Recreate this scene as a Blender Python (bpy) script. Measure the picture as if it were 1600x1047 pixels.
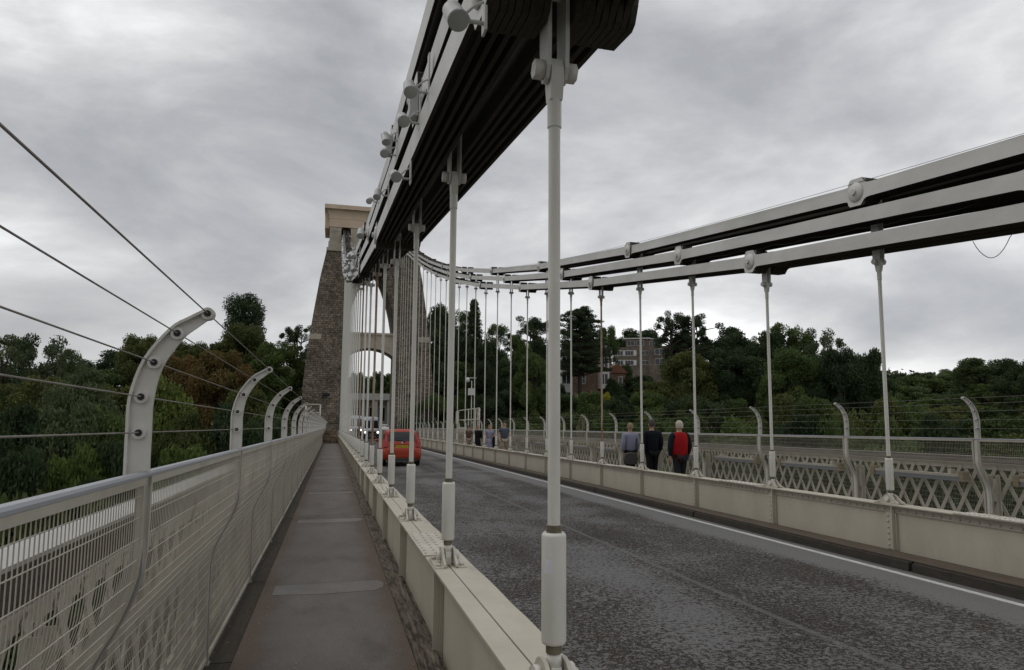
import bpy, bmesh, math, random
from mathutils import Vector, Matrix
R_ = math.radians
for o in list(bpy.data.objects): bpy.data.objects.remove(o)
scene = bpy.context.scene
C = scene.collection
# ------------------------------------------------------------------ camera, sky, sun, exposure
EYE = 1.53                      # eye height above the footway
SL = -0.02587                   # the deck falls gently towards the tower
YAW, PIT, ROL = 0.255243, 0.108094, 0.0079775
fw = Vector((math.sin(YAW)*math.cos(PIT), math.cos(YAW)*math.cos(PIT), math.sin(PIT)))
rt = Vector((math.cos(YAW), -math.sin(YAW), 0)); up = rt.cross(fw)
rt2 = rt*math.cos(ROL)+up*math.sin(ROL); up2 = -rt*math.sin(ROL)+up*math.cos(ROL)
cd = bpy.data.cameras.new('camera'); cam = bpy.data.objects.new('camera', cd); C.objects.link(cam)
m = Matrix((rt2, up2, -fw)).transposed().to_4x4(); m.translation = Vector((0, 0, EYE)); cam.matrix_world = m
cd.sensor_width = 36; cd.sensor_fit = 'HORIZONTAL'; cd.lens = 24.0; cd.clip_start = 0.05; cd.clip_end = 5000
scene.camera = cam
SUN_EL, SUN_AZ = R_(52), R_(-60)      # azimuth from +Y towards +X
w = bpy.data.worlds.new('World'); scene.world = w; w.use_nodes = True
nt = w.node_tree; N = nt.nodes; L = nt.links; N.clear()
out = N.new('ShaderNodeOutputWorld')
sky = N.new('ShaderNodeTexSky'); sky.sky_type = 'NISHITA'; sky.sun_disc = False; sky.sun_elevation = SUN_EL; sky.sun_rotation = SUN_AZ
bg1 = N.new('ShaderNodeBackground'); bg1.inputs[1].default_value = 0.08; L.new(sky.outputs[0], bg1.inputs[0])
tc = N.new('ShaderNodeTexCoord'); sep = N.new('ShaderNodeSeparateXYZ'); L.new(tc.outputs['Generated'], sep.inputs[0])
def wmath(op, a, b=None, c=None):
    n = N.new('ShaderNodeMath'); n.operation = op
    for i, v in enumerate((a, b, c)):
        if v is None: continue
        if isinstance(v, (int, float)): n.inputs[i].default_value = v
        else: L.new(v, n.inputs[i])
    return n.outputs[0]
zc = wmath('MAXIMUM', sep.outputs[2], 0.0); zz = wmath('ADD', zc, 0.26)
cx = wmath('DIVIDE', sep.outputs[0], zz); cy = wmath('DIVIDE', sep.outputs[1], zz)
comb = N.new('ShaderNodeCombineXYZ'); L.new(cx, comb.inputs[0]); L.new(cy, comb.inputs[1])
mp = N.new('ShaderNodeMapping'); L.new(tc.outputs['Generated'], mp.inputs[0]); mp.inputs[3].default_value = (2.3, 2.3, 5.2); mp.inputs[2].default_value = (R_(9), R_(-7), R_(15)); mp.inputs[1].default_value = (3.2, 1.1, 0.4)
n1 = N.new('ShaderNodeTexNoise'); n1.inputs['Scale'].default_value = 1.15; n1.inputs['Detail'].default_value = 8; n1.inputs['Roughness'].default_value = 0.56; n1.inputs['Distortion'].default_value = 0.25
n2 = N.new('ShaderNodeTexNoise'); n2.inputs['Scale'].default_value = 0.55; n2.inputs['Detail'].default_value = 3
L.new(mp.outputs[0], n1.inputs[0]); L.new(mp.outputs[0], n2.inputs[0])
nn = wmath('ADD', wmath('MULTIPLY', n1.outputs[0], 0.80), wmath('MULTIPLY', n2.outputs[0], 0.20))
cr = N.new('ShaderNodeValToRGB'); L.new(nn, cr.inputs[0])
e = cr.color_ramp.elements
e[0].position = 0.34; e[0].color = (0.325, 0.332, 0.350, 1)
e[1].position = 0.68; e[1].color = (0.92, 0.92, 0.93, 1)
for p, c in ((0.44, (0.42, 0.425, 0.44, 1)), (0.52, (0.53, 0.533, 0.542, 1)), (0.60, (0.68, 0.68, 0.683, 1))):
    q = e.new(p); q.color = c
# an overcast sky is brighter overhead than at the horizon; a little brighter towards the right of the view
el = N.new('ShaderNodeMapRange'); L.new(sep.outputs[2], el.inputs[0]); el.inputs[1].default_value = 0.50; el.inputs[2].default_value = 0.95; el.inputs[3].default_value = 1.0; el.inputs[4].default_value = 1.2
azb = wmath('ADD', wmath('MULTIPLY', sep.outputs[0], 0.22), 0.89)
stg = wmath('MULTIPLY', el.outputs[0], azb)
bg2 = N.new('ShaderNodeBackground'); L.new(cr.outputs[0], bg2.inputs[0]); L.new(stg, bg2.inputs[1])
mx = N.new('ShaderNodeMixShader'); mx.inputs[0].default_value = 0.95
L.new(bg1.outputs[0], mx.inputs[1]); L.new(bg2.outputs[0], mx.inputs[2]); L.new(mx.outputs[0], out.inputs[0])
sd = bpy.data.lights.new('sun', 'SUN'); sd.energy = 0.5; sd.angle = R_(25); sd.color = (1, 0.96, 0.9)
so = bpy.data.objects.new('sun', sd); C.objects.link(so)
sdir = Vector((math.sin(SUN_AZ)*math.cos(SUN_EL), math.cos(SUN_AZ)*math.cos(SUN_EL), math.sin(SUN_EL)))
so.rotation_euler = sdir.to_track_quat('Z', 'Y').to_euler(); so.location = (0, 0, 60)
scene.view_settings.view_transform = 'Standard'; scene.view_settings.look = 'None'; scene.view_settings.exposure = 0.40; scene.view_settings.gamma = 1
scene.render.engine = 'CYCLES'; scene.cycles.max_bounces = 6; scene.cycles.transparent_max_bounces = 12
# ------------------------------------------------------------------ materials
def mat(name, c1, c2=None, scale=4, rough=0.6, bump=0.0, stretch=(1, 1, 1), pos=(0.35, 0.7), metal=0, spec=0.4, bscale=None, detail=5, c3=None, s3=1.2, p3=(0.55, 0.7), objrand=0):
    M = bpy.data.materials.new(name); M.use_nodes = True; t = M.node_tree; n = t.nodes; l = t.links
    b = n['Principled BSDF']; b.inputs['Roughness'].default_value = rough; b.inputs['Metallic'].default_value = metal; b.inputs['Specular IOR Level'].default_value = spec
    b.inputs['Base Color'].default_value = (*c1, 1)
    tcn = n.new('ShaderNodeTexCoord'); mpn = n.new('ShaderNodeMapping'); mpn.inputs[3].default_value = stretch; l.new(tcn.outputs['Object'], mpn.inputs[0])
    col = None
    if c2:
        nz = n.new('ShaderNodeTexNoise'); nz.inputs['Scale'].default_value = scale; nz.inputs['Detail'].default_value = detail; nz.inputs['Roughness'].default_value = 0.65; l.new(mpn.outputs[0], nz.inputs[0])
        r = n.new('ShaderNodeValToRGB'); r.color_ramp.elements[0].position = pos[0]; r.color_ramp.elements[0].color = (*c1, 1); r.color_ramp.elements[1].position = pos[1]; r.color_ramp.elements[1].color = (*c2, 1)
        l.new(nz.outputs[0], r.inputs[0]); col = r.outputs[0]
        if c3:
            nz3 = n.new('ShaderNodeTexNoise'); nz3.inputs['Scale'].default_value = s3; nz3.inputs['Detail'].default_value = 6; nz3.inputs['Roughness'].default_value = 0.7; l.new(mpn.outputs[0], nz3.inputs[0])
            mr = n.new('ShaderNodeMapRange'); l.new(nz3.outputs[0], mr.inputs[0]); mr.inputs[1].default_value = p3[0]; mr.inputs[2].default_value = p3[1]
            mxn = n.new('ShaderNodeMix'); mxn.data_type = 'RGBA'; l.new(mr.outputs[0], mxn.inputs[0]); l.new(col, mxn.inputs[6]); mxn.inputs[7].default_value = (*c3, 1); col = mxn.outputs[2]
    if objrand and col is not None:
        oi = n.new('ShaderNodeObjectInfo'); hs = n.new('ShaderNodeHueSaturation'); mr = n.new('ShaderNodeMapRange'); l.new(oi.outputs['Random'], mr.inputs[0]); mr.inputs[3].default_value = 1-objrand; mr.inputs[4].default_value = 1+objrand
        mh = n.new('ShaderNodeMapRange'); l.new(oi.outputs['Random'], mh.inputs[0]); mh.inputs[3].default_value = 0.515; mh.inputs[4].default_value = 0.495
        l.new(mr.outputs[0], hs.inputs['Value']); l.new(mh.outputs[0], hs.inputs['Hue']); l.new(col, hs.inputs['Color']); col = hs.outputs[0]
    if col is not None: l.new(col, b.inputs['Base Color'])
    if bump:
        nb = n.new('ShaderNodeTexNoise'); nb.inputs['Scale'].default_value = bscale or scale*4; nb.inputs['Detail'].default_value = 4; l.new(mpn.outputs[0], nb.inputs[0])
        bp = n.new('ShaderNodeBump'); bp.inputs['Strength'].default_value = bump; bp.inputs['Distance'].default_value = 0.02; l.new(nb.outputs[0], bp.inputs['Height']); l.new(bp.outputs[0], b.inputs['Normal'])
    return M
PAINT = mat('cream_paint', (0.54, 0.51, 0.435), (0.43, 0.40, 0.335), 2.2, 0.45, 0.05, (1, 1, 0.5), c3=(0.27, 0.22, 0.15), s3=5, p3=(0.66, 0.80))
GIRD = mat('girder_paint', (0.50, 0.46, 0.375), (0.42, 0.385, 0.31), 2.2, 0.5, 0.05, (1, 1, 0.45), c3=(0.25, 0.20, 0.14), s3=6, p3=(0.66, 0.82))
CHP = mat('chain_paint', (0.64, 0.635, 0.61), (0.50, 0.495, 0.47), 1.6, 0.5, 0.04, (1, 0.5, 1), c3=(0.30, 0.28, 0.24), s3=4, p3=(0.68, 0.82))
CHD = mat('chain_dirt_and_shade', (0.030, 0.025, 0.018), (0.060, 0.050, 0.036), 3, 0.85, 0.1, (1, 0.3, 1))  # dirt, with the shade under and between the plates put into the colour
RODP = mat('rod_paint', (0.68, 0.67, 0.61), (0.58, 0.565, 0.50), 6, 0.42, 0.04, (1, 1, 0.4), c3=(0.30, 0.24, 0.15), s3=14, p3=(0.68, 0.80))
RUST = mat('rusty_rod_paint', (0.42, 0.36, 0.28), (0.30, 0.20, 0.12), 5, 0.7, 0.1, (1, 1, 0.15), c3=(0.22, 0.10, 0.05), s3=8, p3=(0.48, 0.62))
THR = mat('greased_thread', (0.16, 0.14, 0.09), (0.25, 0.22, 0.15), 30, 0.5)
POSTP = mat('post_paint', (0.62, 0.61, 0.57), (0.52, 0.505, 0.45), 5, 0.45, 0.04, c3=(0.16, 0.13, 0.09), s3=11, p3=(0.67, 0.77))
MESHP = mat('mesh_paint', (0.50, 0.47, 0.40), (0.38, 0.35, 0.29), 3, 0.55, c3=(0.20, 0.17, 0.12), s3=4, p3=(0.62, 0.78))
RAILP = mat('handrail_grey', (0.36, 0.38, 0.41), (0.28, 0.29, 0.31), 3, 0.35, 0.02, (1, 0.2, 1))
CAPP = mat('pale_capping', (0.50, 0.49, 0.46), (0.38, 0.37, 0.345), 2.5, 0.5, 0.03, (1, 0.3, 1))
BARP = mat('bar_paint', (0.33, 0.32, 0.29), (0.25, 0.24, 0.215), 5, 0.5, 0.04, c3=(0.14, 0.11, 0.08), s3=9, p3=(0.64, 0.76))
WIRE = mat('steel_wire', (0.30, 0.28, 0.25), (0.2, 0.18, 0.16), 8, 0.4, metal=0.4)
BLK = mat('black_rubber', (0.012, 0.012, 0.012), (0.02, 0.02, 0.02), 20, 0.6)
TIMB = mat('weathered_timber', (0.13, 0.105, 0.078), (0.030, 0.023, 0.016), 5, 0.85, 0.6, (9, 0.9, 9), pos=(0.4, 0.6), c3=(0.21, 0.18, 0.14), s3=2.6, p3=(0.52, 0.68), bscale=8)
TIMB2 = mat('mossy_timber', (0.055, 0.045, 0.032), (0.030, 0.026, 0.018), 6, 0.9, 0.4, (6, 0.8, 6), c3=(0.095, 0.10, 0.02), s3=1.6, p3=(0.62, 0.74), bscale=9)
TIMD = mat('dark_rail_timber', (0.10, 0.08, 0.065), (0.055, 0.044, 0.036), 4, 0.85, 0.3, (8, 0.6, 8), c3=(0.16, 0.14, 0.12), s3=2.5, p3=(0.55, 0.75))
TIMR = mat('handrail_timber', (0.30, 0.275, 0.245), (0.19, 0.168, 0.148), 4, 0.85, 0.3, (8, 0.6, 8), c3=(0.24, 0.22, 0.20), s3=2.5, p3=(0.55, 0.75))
STONE = mat('ashlar_stone', (0.50, 0.45, 0.36), (0.38, 0.33, 0.26), 1.4, 0.85, 0.2, c3=(0.16, 0.14, 0.115), s3=1.1, p3=(0.55, 0.75))
CAPM = mat('terracotta_cream_stone', (0.67, 0.54, 0.40), (0.57, 0.45, 0.335), 0.9, 0.8, 0.1, c3=(0.34, 0.24, 0.16), s3=0.8, p3=(0.6, 0.8))
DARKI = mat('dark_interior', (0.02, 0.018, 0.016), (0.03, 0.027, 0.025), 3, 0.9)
TANB = mat('tan_cover', (0.30, 0.25, 0.16), (0.24, 0.2, 0.13), 5, 0.7)
FLOODP = mat('lamp_housing_grey', (0.50, 0.51, 0.50), (0.40, 0.41, 0.40), 12, 0.45)
WLINE = mat('road_line_paint', (0.62, 0.62, 0.60), (0.42, 0.42, 0.41), 18, 0.6, c3=(0.22, 0.22, 0.22), s3=40, p3=(0.64, 0.72))
KERB = mat('kerb_dark', (0.035, 0.030, 0.025), (0.055, 0.047, 0.038), 6, 0.8, 0.3, (3, 1, 3))
TRUNK = mat('bark', (0.055, 0.042, 0.032), (0.09, 0.07, 0.055), 3, 0.9, 0.3, (3, 3, 0.6))
def leafmat(name, a, b_, c_=None, rnd=0.22):
    M = mat(name, a, b_, 0.55, 0.6, c3=c_, s3=0.35, p3=(0.5, 0.68), spec=0.2, objrand=rnd, detail=6)
    t = M.node_tree; n = t.nodes; l = t.links; b = n['Principled BSDF']
    tr = n.new('ShaderNodeBsdfTranslucent'); src = b.inputs['Base Color'].links[0].from_socket; l.new(src, tr.inputs[0])
    ms = n.new('ShaderNodeMixShader'); ms.inputs[0].default_value = 0.24; l.new(b.outputs[0], ms.inputs[1]); l.new(tr.outputs[0], ms.inputs[2]); l.new(ms.outputs[0], n['Material Output'].inputs[0])
    return M
LF = dict(green=leafmat('leaves_green', (0.053, 0.088, 0.024), (0.129, 0.168, 0.049), (0.043, 0.071, 0.022)),
          dark=leafmat('leaves_dark', (0.030, 0.052, 0.022), (0.073, 0.101, 0.039), (0.026, 0.043, 0.018)),
          grey=leafmat('leaves_greygreen', (0.076, 0.103, 0.045), (0.134, 0.162, 0.076), (0.053, 0.078, 0.030)),
          olive=leafmat('leaves_olive', (0.082, 0.100, 0.029), (0.138, 0.146, 0.042), (0.060, 0.078, 0.025)),
          autumn=leafmat('leaves_autumn', (0.165, 0.092, 0.030), (0.110, 0.100, 0.034), (0.080, 0.092, 0.030)),
          bright=leafmat('leaves_bright', (0.091, 0.129, 0.030), (0.140, 0.185, 0.045), (0.065, 0.101, 0.025)),
          far=leafmat('leaves_far', (0.066, 0.097, 0.034), (0.134, 0.162, 0.060), (0.053, 0.076, 0.030)),
          yellow=leafmat('leaves_yellow', (0.42, 0.36, 0.03), (0.30, 0.28, 0.05), None, 0.05),
          pale=leafmat('leaves_pale', (0.40, 0.38, 0.25), (0.14, 0.17, 0.07), None, 0.05),
          red=leafmat('leaves_red', (0.12, 0.04, 0.02), (0.09, 0.06, 0.025), None, 0.1))
def brickmat(name, c1, c2, mortar, bw, bh, msz=0.02, var=0.0, bias=0.0, dirt=None):
    M = bpy.data.materials.new(name); M.use_nodes = True; t = M.node_tree; n = t.nodes; l = t.links; b = n['Principled BSDF']; b.inputs['Roughness'].default_value = 0.9; b.inputs['Specular IOR Level'].default_value = 0.15
    tcn = n.new('ShaderNodeTexCoord'); s = n.new('ShaderNodeSeparateXYZ'); l.new(tcn.outputs['Object'], s.inputs[0])
    ad = n.new('ShaderNodeMath'); l.new(s.outputs[0], ad.inputs[0]); l.new(s.outputs[1], ad.inputs[1]); cb = n.new('ShaderNodeCombineXYZ'); l.new(ad.outputs[0], cb.inputs[0]); l.new(s.outputs[2], cb.inputs[1])
    nz0 = n.new('ShaderNodeTexNoise'); nz0.inputs['Scale'].default_value = 1.5; l.new(tcn.outputs['Object'], nz0.inputs[0])
    va = n.new('ShaderNodeVectorMath'); va.operation = 'MULTIPLY_ADD'; l.new(nz0.outputs['Color'], va.inputs[0]); va.inputs[1].default_value = (0.07, 0.03, 0); l.new(cb.outputs[0], va.inputs[2])
    br = n.new('ShaderNodeTexBrick'); l.new(va.outputs[0], br.inputs[0]); br.inputs['Scale'].default_value = 1; br.inputs['Brick Width'].default_value = bw; br.inputs['Row Height'].default_value = bh; br.inputs['Mortar Size'].default_value = msz; br.inputs['Bias'].default_value = bias
    br.inputs['Color1'].default_value = (*c1, 1); br.inputs['Color2'].default_value = (*c2, 1); br.inputs['Mortar'].default_value = (*mortar, 1)
    nz = n.new('ShaderNodeTexNoise'); nz.inputs['Scale'].default_value = 0.35; nz.inputs['Detail'].default_value = 8; nz.inputs['Roughness'].default_value = 0.7; l.new(tcn.outputs['Object'], nz.inputs[0])
    mr = n.new('ShaderNodeMapRange'); l.new(nz.outputs[0], mr.inputs[0]); mr.inputs[1].default_value = 0.35; mr.inputs[2].default_value = 0.65; mr.inputs[3].default_value = 0.68; mr.inputs[4].default_value = 1.3
    nz2 = n.new('ShaderNodeTexNoise'); nz2.inputs['Scale'].default_value = 4.5; nz2.inputs['Detail'].default_value = 4; l.new(tcn.outputs['Object'], nz2.inputs[0])
    mr2 = n.new('ShaderNodeMapRange'); l.new(nz2.outputs[0], mr2.inputs[0]); mr2.inputs[1].default_value = 0.35; mr2.inputs[2].default_value = 0.65; mr2.inputs[3].default_value = 0.6; mr2.inputs[4].default_value = 1.45
    mm = n.new('ShaderNodeMath'); mm.operation = 'MULTIPLY'; l.new(mr.outputs[0], mm.inputs[0]); l.new(mr2.outputs[0], mm.inputs[1])
    vm = n.new('ShaderNodeVectorMath'); vm.operation = 'SCALE'; l.new(br.outputs[0], vm.inputs[0]); l.new(mm.outputs[0], vm.inputs[3]); l.new(vm.outputs[0], b.inputs['Base Color'])
    bp = n.new('ShaderNodeBump'); bp.inputs['Strength'].default_value = 0.6; bp.inputs['Distance'].default_value = 0.05; bp.invert = True; l.new(br.outputs['Fac'], bp.inputs['Height']); l.new(bp.outputs[0], b.inputs['Normal'])
    return M
MASON = brickmat('rubble_masonry', (0.145, 0.118, 0.090), (0.245, 0.206, 0.162), (0.11, 0.094, 0.075), 0.52, 0.235, 0.026)
BRICKR = brickmat('red_brown_brick', (0.175, 0.108, 0.078), (0.22, 0.14, 0.10), (0.2, 0.165, 0.135), 0.45, 0.15, 0.02)
BRICKB = brickmat('brown_brick', (0.15, 0.118, 0.095), (0.185, 0.148, 0.12), (0.16, 0.14, 0.12), 0.45, 0.15, 0.02)
STWALL = brickmat('parapet_stone', (0.17, 0.125, 0.085), (0.22, 0.17, 0.12), (0.12, 0.1, 0.08), 0.7, 0.3, 0.03)
def simple(name, c, rough=0.5, metal=0, spec=0.5, emit=None, coat=0):
    M = mat(name, c, tuple(x*0.85 for x in c), 6, rough, metal=metal, spec=spec)
    b = M.node_tree.nodes['Principled BSDF']
    if coat: b.inputs['Coat Weight'].default_value = coat
    if emit: b.inputs['Emission Color'].default_value = (*emit[0], 1); b.inputs['Emission Strength'].default_value = emit[1]
    return M
WHITEW = simple('white_window_paint', (0.62, 0.62, 0.60), 0.5)
GLASS = simple('dark_window_glass', (0.02, 0.024, 0.028), 0.12, spec=0.45)
CARRED = simple('red_car_paint', (0.38, 0.042, 0.013), 0.4, coat=0.25, spec=0.3)
TAILR = simple('red_lens', (0.34, 0.012, 0.008), 0.15, coat=0.5)
PLATEY = simple('yellow_plate', (0.62, 0.47, 0.03), 0.5)
BLKT = simple('black_text', (0.01, 0.01, 0.01), 0.5)
CHROME = simple('chrome', (0.5, 0.5, 0.5), 0.2, metal=0.8)
PLASTIC = simple('dark_plastic', (0.03, 0.03, 0.032), 0.5)
TYRE = simple('tyre_rubber', (0.018, 0.018, 0.018), 0.8)
VANW = simple('van_white', (0.50, 0.55, 0.62), 0.35, coat=0.3)
HEADL = simple('lit_headlight', (0.8, 0.8, 0.75), 0.2, emit=((1.0, 0.93, 0.8), 2.2))
ROOFT = simple('orange_roof_tile', (0.19, 0.085, 0.05), 0.8)
ROOFG = simple('grey_roof', (0.10, 0.10, 0.105), 0.8)
SKIN = simple('skin', (0.46, 0.27, 0.20), 0.6)
# road, footway and ground
def road_mat():
    M = bpy.data.materials.new('worn_asphalt'); M.use_nodes = True; t = M.node_tree; n = t.nodes; l = t.links; b = n['Principled BSDF']; b.inputs['Specular IOR Level'].default_value = 0.28
    tcn = n.new('ShaderNodeTexCoord')
    def noise(s, d=4, r=0.6, st=(1, 1, 1)):
        mpn = n.new('ShaderNodeMapping'); mpn.inputs[3].default_value = st; l.new(tcn.outputs['Object'], mpn.inputs[0]); z = n.new('ShaderNodeTexNoise'); z.inputs['Scale'].default_value = s; z.inputs['Detail'].default_value = d; z.inputs['Roughness'].default_value = r; l.new(mpn.outputs[0], z.inputs[0]); return z.outputs[0]
    def mrange(x, a, b2, c=0, d=1):
        q = n.new('ShaderNodeMapRange'); l.new(x, q.inputs[0]); q.inputs[1].default_value = a; q.inputs[2].default_value = b2; q.inputs[3].default_value = c; q.inputs[4].default_value = d; return q.outputs[0]
    def ma(op, x, y):
        q = n.new('ShaderNodeMath'); q.operation = op
        for i, v in enumerate((x, y)):
            if isinstance(v, (int, float)): q.inputs[i].default_value = v
            else: l.new(v, q.inputs[i])
        return q.outputs[0]
    sp = n.new('ShaderNodeSeparateXYZ'); l.new(tcn.outputs['Object'], sp.inputs[0])
    small = noise(27, 6, 0.76); mid = noise(0.75, 5, 0.62, (1, 0.6, 1)); tiny = noise(90, 2, 0.5)
    # wheel tracks are more worn: cos over X
    trk = ma('COSINE', ma('MULTIPLY', ma('SUBTRACT', sp.outputs[0], 2.3), 6.283/1.55), 0)
    thr = ma('ADD', ma('MULTIPLY', mid, 0.36), ma('MULTIPLY', trk, 0.022))
    edge = ma('MAXIMUM', mrange(sp.outputs[0], 5.55, 6.1), mrange(sp.outputs[0], 1.6, 1.2))
    d = ma('SUBTRACT', ma('SUBTRACT', ma('ADD', ma('MULTIPLY', small, 1.0), thr), 0.672), ma('MULTIPLY', edge, 0.25))
    mask = mrange(d, -0.008, 0.018)
    seam = mrange(ma('ABSOLUTE', ma('SUBTRACT', ma('ADD', sp.outputs[0], ma('MULTIPLY', mid, 0.08)), 3.86), 0), 0.03, 0.045, 1, 0)
    mask = ma('MULTIPLY', mask, ma('SUBTRACT', 1.0, ma('MULTIPLY', seam, 0.55)))
    r1 = n.new('ShaderNodeMix'); r1.data_type = 'RGBA'; l.new(mask, r1.inputs[0]); r1.inputs[6].default_value = (0.152, 0.149, 0.146, 1)
    r2 = n.new('ShaderNodeMix'); r2.data_type = 'RGBA'; l.new(mrange(tiny, 0.50, 0.66), r2.inputs[0]); r2.inputs[6].default_value = (0.014, 0.010, 0.008, 1); r2.inputs[7].default_value = (0.16, 0.135, 0.115, 1); l.new(r2.outputs[2], r1.inputs[7])
    vm = n.new('ShaderNodeVectorMath'); vm.operation = 'SCALE'; l.new(r1.outputs[2], vm.inputs[0]); l.new(mrange(noise(60, 3), 0.3, 0.7, 0.72, 1.2), vm.inputs[3]); l.new(vm.outputs[0], b.inputs['Base Color'])
    l.new(mrange(mask, 0, 1, 0.66, 0.9), b.inputs['Roughness'])
    bp = n.new('ShaderNodeBump'); bp.inputs['Strength'].default_value = 0.5; bp.inputs['Distance'].default_value = 0.012; l.new(ma('SUBTRACT', tiny, ma('MULTIPLY', mask, 0.8)), bp.inputs['Height']); l.new(bp.outputs[0], b.inputs['Normal'])
    return M
ROADM = road_mat()
FOOTM = mat('footway_asphalt', (0.140, 0.122, 0.108), (0.098, 0.083, 0.071), 1.6, 0.72, 0.25, (1, 0.5, 1), c3=(0.060, 0.046, 0.036), s3=1.1, p3=(0.50, 0.72), bscale=90)
def foot_mat():
    M = mat('footway_asphalt_worn', (0.150, 0.136, 0.124), (0.106, 0.094, 0.084), 1.6, 0.72, 0.25, (1, 0.5, 1), c3=(0.066, 0.052, 0.042), s3=1.1, p3=(0.50, 0.74), bscale=90)
    n = M.node_tree.nodes; l = M.node_tree.links; b = n['Principled BSDF']; src = b.inputs['Base Color'].links[0].from_socket
    tcn = n.new('ShaderNodeTexCoord'); sp = n.new('ShaderNodeSeparateXYZ'); l.new(tcn.outputs['Object'], sp.inputs[0]); ab = n.new('ShaderNodeMath'); ab.operation = 'ABSOLUTE'; l.new(sp.outputs[0], ab.inputs[0])
    nz = n.new('ShaderNodeTexNoise'); nz.inputs['Scale'].default_value = 2.6; nz.inputs['Detail'].default_value = 6; l.new(tcn.outputs['Object'], nz.inputs[0])
    ad = n.new('ShaderNodeMath'); ad.operation = 'MULTIPLY_ADD'; l.new(nz.outputs[0], ad.inputs[0]); ad.inputs[1].default_value = 0.42; l.new(ab.outputs[0], ad.inputs[2])
    mr = n.new('ShaderNodeMapRange'); mr.interpolation_type = 'SMOOTHSTEP'; l.new(ad.outputs[0], mr.inputs[0]); mr.inputs[1].default_value = 0.54; mr.inputs[2].default_value = 0.78; mr.inputs[4].default_value = 0.85
    mx_ = n.new('ShaderNodeMix'); mx_.data_type = 'RGBA'; l.new(mr.outputs[0], mx_.inputs[0]); l.new(src, mx_.inputs[6]); mx_.inputs[7].default_value = (0.105, 0.072, 0.048, 1)
    g = n.new('ShaderNodeTexNoise'); g.inputs['Scale'].default_value = 130; g.inputs['Detail'].default_value = 2; l.new(tcn.outputs['Object'], g.inputs[0]); gm = n.new('ShaderNodeMapRange'); l.new(g.outputs[0], gm.inputs[0]); gm.inputs[1].default_value = 0.3; gm.inputs[2].default_value = 0.72; gm.inputs[3].default_value = 0.72; gm.inputs[4].default_value = 1.3
    vm = n.new('ShaderNodeVectorMath'); vm.operation = 'SCALE'; l.new(mx_.outputs[2], vm.inputs[0]); l.new(gm.outputs[0], vm.inputs[3]); l.new(vm.outputs[0], b.inputs['Base Color']); return M
FOOTM2 = foot_mat()
FOOTE = mat('footway_edge_stained', (0.085, 0.060, 0.042), (0.130, 0.100, 0.076), 5, 0.75, 0.25, (2, 0.5, 1), bscale=90)
JOINT = mat('joint_strip_grey', (0.185, 0.172, 0.16), (0.135, 0.122, 0.11), 3, 0.6, 0.1, bscale=60)
GROUND = mat('woodland_floor', (0.030, 0.038, 0.014), (0.055, 0.055, 0.022), 0.08, 0.95, 0.5, bscale=0.5)
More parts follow.
